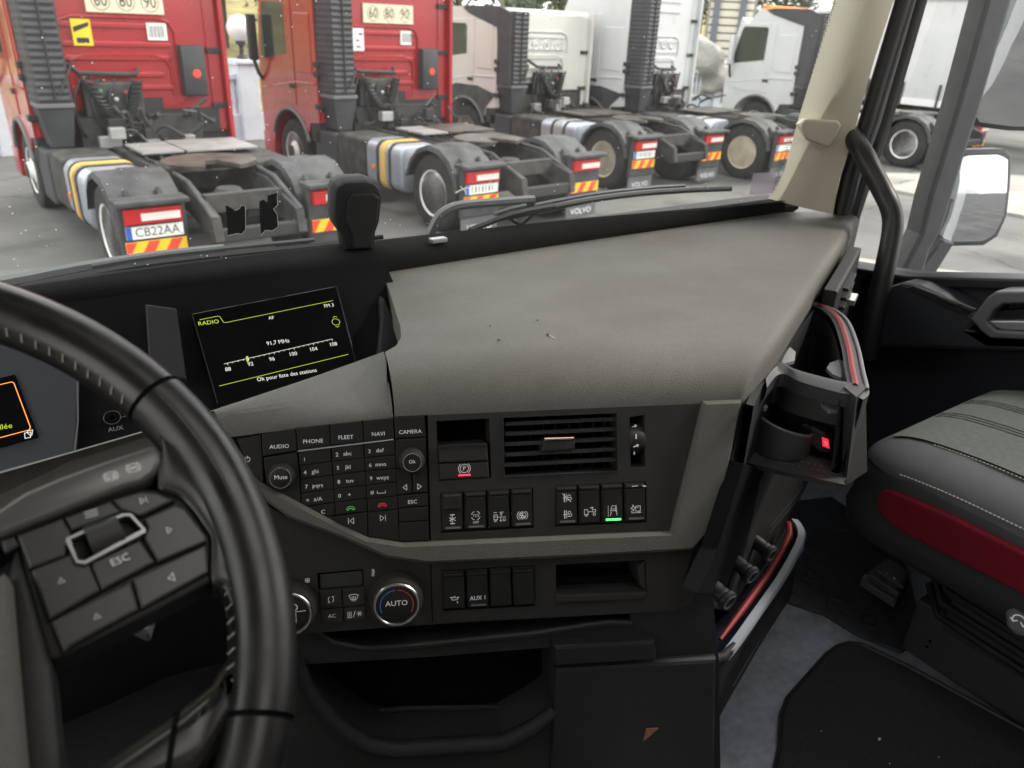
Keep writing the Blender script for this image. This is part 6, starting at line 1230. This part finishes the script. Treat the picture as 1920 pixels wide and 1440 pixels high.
# ================================================================== HILL, TREES
rows = []
for j in range(16):
    q = j/15; row = []
    for i in range(41):
        s_ = -90+i*5; n_ = math.sin(s_*.13+j)*.4+math.sin(s_*.05+2)*.8
        row.append(W0+WD*s_-WN*(3+q*60)+V((0, 0, .0+5*q**.8+(n_ if 0 < j else -.2)*min(1, q*3)-.05)))
    rows.append(row)
m = MB(); m.grid(rows); struct('hill', m, M['grass'], smooth='all')
def leafmat(n, c): return pbr(n, c, .7, var=(.8, .45))
LM = [leafmat('dark green leaves', (.045, .065, .03)), leafmat('olive leaves', (.075, .085, .035)), leafmat('mid green leaves', (.06, .09, .04))]
M['bark'] = pbr('bark', (.1, .075, .055), .9, bump=('n', 12, .8, .05))
def tree(base, h, r, mt, label):
    t = thing('tree', label, 'tree', base, 'trees on the slope')
    m = MB(); top_ = base+V((0, 0, h*.75)); m.tube([base-V((0, 0, .3)), base+V((.1, 0, h*.3)), top_], [.18*h/7, .13*h/7, .04], 8)
    tips = []
    for k in range(9):
        a = k*2.4; z0 = h*(.28+.05*k); b = base+V((math.cos(a)*r*.6, math.sin(a)*r*.6, z0+h*.18)); m.tube([base+V((.08, 0, z0)), lerp(base+V((0, 0, z0)), b, .5)+V((0, 0, .1)), b], [.06*h/7, .04*h/7, .02], 5); tips.append(b)
    m.build('trunk', M['bark'], t, smooth=True); m = MB(); vs, fs = [], []
    cl = tips+[base+V((random.uniform(-r, r)*.7, random.uniform(-r, r)*.7, h*random.uniform(.28, 1))) for _ in range(20)]
    for c in cl:
        cr_ = r*random.uniform(.28, .45)
        for _ in range(110):
            d_ = V((random.gauss(0, 1), random.gauss(0, 1), random.gauss(0, .8))).normalized()*cr_*random.random()**.4; p = c+d_; s_ = random.uniform(.09, .2); e_ = V((random.gauss(0, 1), random.gauss(0, 1), random.gauss(0, 1))).normalized(); f_ = e_.orthogonal().normalized()
            b = len(vs); vs += [p-e_*s_, p+f_*s_*.5, p+e_*s_, p-f_*s_*.5]; fs.append((b, b+1, b+2, b+3))
    m.add(vs, fs); m.build('crown', mt, t)
def hillp(s_, d_): q = (d_-3)/60; return W0+WD*s_-WN*d_+V((0, 0, 5*max(0, q)**.8-.2))
TL = [(-6, 16), (-1.6, 17), (1.0, 19), (5, 12), (8, 10), (11, 13), (14, 10), (16.5, 14), (19.5, 11), (23, 13), (26, 11), (-12, 22), (30, 14), (34, 11), (38, 15), (43, 12), (3.2, 27), (-3.5, 28), (48, 15)]
where = ['left of the globe lamp', 'above the globe lamp', 'right above the globe lamp', 'behind the second red cab', 'left behind the low cream cab', 'right behind the low cream cab', 'behind the left edge of the tall white cab', 'behind the tall white cab', 'right of the tall white cab', 'behind the tarpaulin heap', 'behind the slatted building', 'behind the nearest red cab', 'right of the slatted building', 'behind the white truck by the pillar', 'behind the beige pillar', 'above the white trailer', 'highest up the slope', 'far up the slope behind the lamp', 'far right beyond the trailer']
for i, (s_, d_) in enumerate(TL): tree(hillp(s_, d_), 5.5+2.5*random.random(), 2.4+random.random()*.8, LM[i % 3], 'bushy green tree on the slope, '+where[i])
rows = []
for j in range(10):
    q = j/9; rows.append([W0+WD*(-110+i*5)-WN*(66+q*55)+V((0, 0, 4.5+26*math.sin(q*math.pi/2)*(1 if i < 36 else max(.15, 1-(i-36)*.09))+1.2*math.sin(i*1.7+j)+.8*math.sin(i*3.1))) for i in range(50)])
m = MB(); m.grid(rows); struct('wooded_hill', m, mat_ground('far wooded hillside', (.03, .042, .02), (.085, .10, .05), .25, .6), smooth='all')
# ================================================================== RIGHT: building, cabinet, heap
bc = onz(1358, 40, 0); az_ = math.atan2(ray(1358, 60).x, ray(1358, 60).y)
def far(px, dist, z=0): v = ray(px, 90); v = V((v.x, v.y, 0)).normalized(); return V((v.x*dist, v.y*dist, z))
P0, P1 = far(1322, 34), far(1402, 34); BD = (P1-P0).normalized()
bl = thing('slatted_building', 'pale building front of horizontal slats between dark posts', 'building', (P0+P1)/2)
BP = Plane(P0, e=BD, u=(0, 0, 1)); wdt = (P1-P0).length
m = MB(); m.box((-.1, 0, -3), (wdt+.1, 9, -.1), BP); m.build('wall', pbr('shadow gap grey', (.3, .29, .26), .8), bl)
sl = None
for i in range(32):
    if sl is None: m = MB(); m.box((0, 0, -.08), (wdt, .22, 0), BP, .02); sl = m.build('slat', pbr('cream slats', (.66, .62, .52), .6, var=(2, .08)), bl); o = sl
    else: o = sl.copy(); COL.objects.link(o); o.parent = bl
    o.location = V((0, 0, .1+i*.275))
for u_ in (.25, wdt-.4): m = MB(); m.box((u_-.12, 0, 0), (u_+.12, 9, .18), BP, .02); m.build('post', pbr('grey blue post', (.12, .14, .17), .5), bl)
c = gnd(1306, 203); cb = thing('grey_cabinet', 'grey metal cabinet standing against the white fence', 'cabinet', c)
CP = Plane(c, 100, 0); m = MB(); m.box((-.55, 0, -.3), (.55, 1.95, .3), CP, .02); m.build('body', pbr('pale grey steel', (.5, .52, .52), .5, var=(2, .06)), cb)
m = MB(); m.box((-.5, .08, .3), (.0, 1.88, .315), CP, .006); d0 = m.build('door', pbr('pale grey steel door', (.45, .47, .47), .5), cb); m = MB(); m.box((.02, .08, .3), (.5, 1.88, .315), CP, .006); m.build('door', d0.data.materials[0], cb)
c = far(1285, 31, 1.1); bm = bmesh.new(); bmesh.ops.create_icosphere(bm, subdivisions=4, radius=1)
for v in bm.verts: v.co = V((v.co.x*1.5, v.co.y*1.5, v.co.z*1.25))*(1+.2*math.sin(v.co.x*4+v.co.z*3)+.13*math.sin(v.co.y*8-v.co.z*7+v.co.x*5)+.07*math.sin(v.co.z*15+v.co.x*9)+.03*random.random())+c
m = MB(); m.frombm(bm); props(m.build('covered_heap', pbr('white tarpaulin', (.33, .325, .3), .8, bump=('n', 3, .6, .2), var=(2, .12)), None, smooth='all', loc=(c.x, c.y, 0)), 'heap under a pale crumpled tarpaulin left of the slatted building', 'heap')
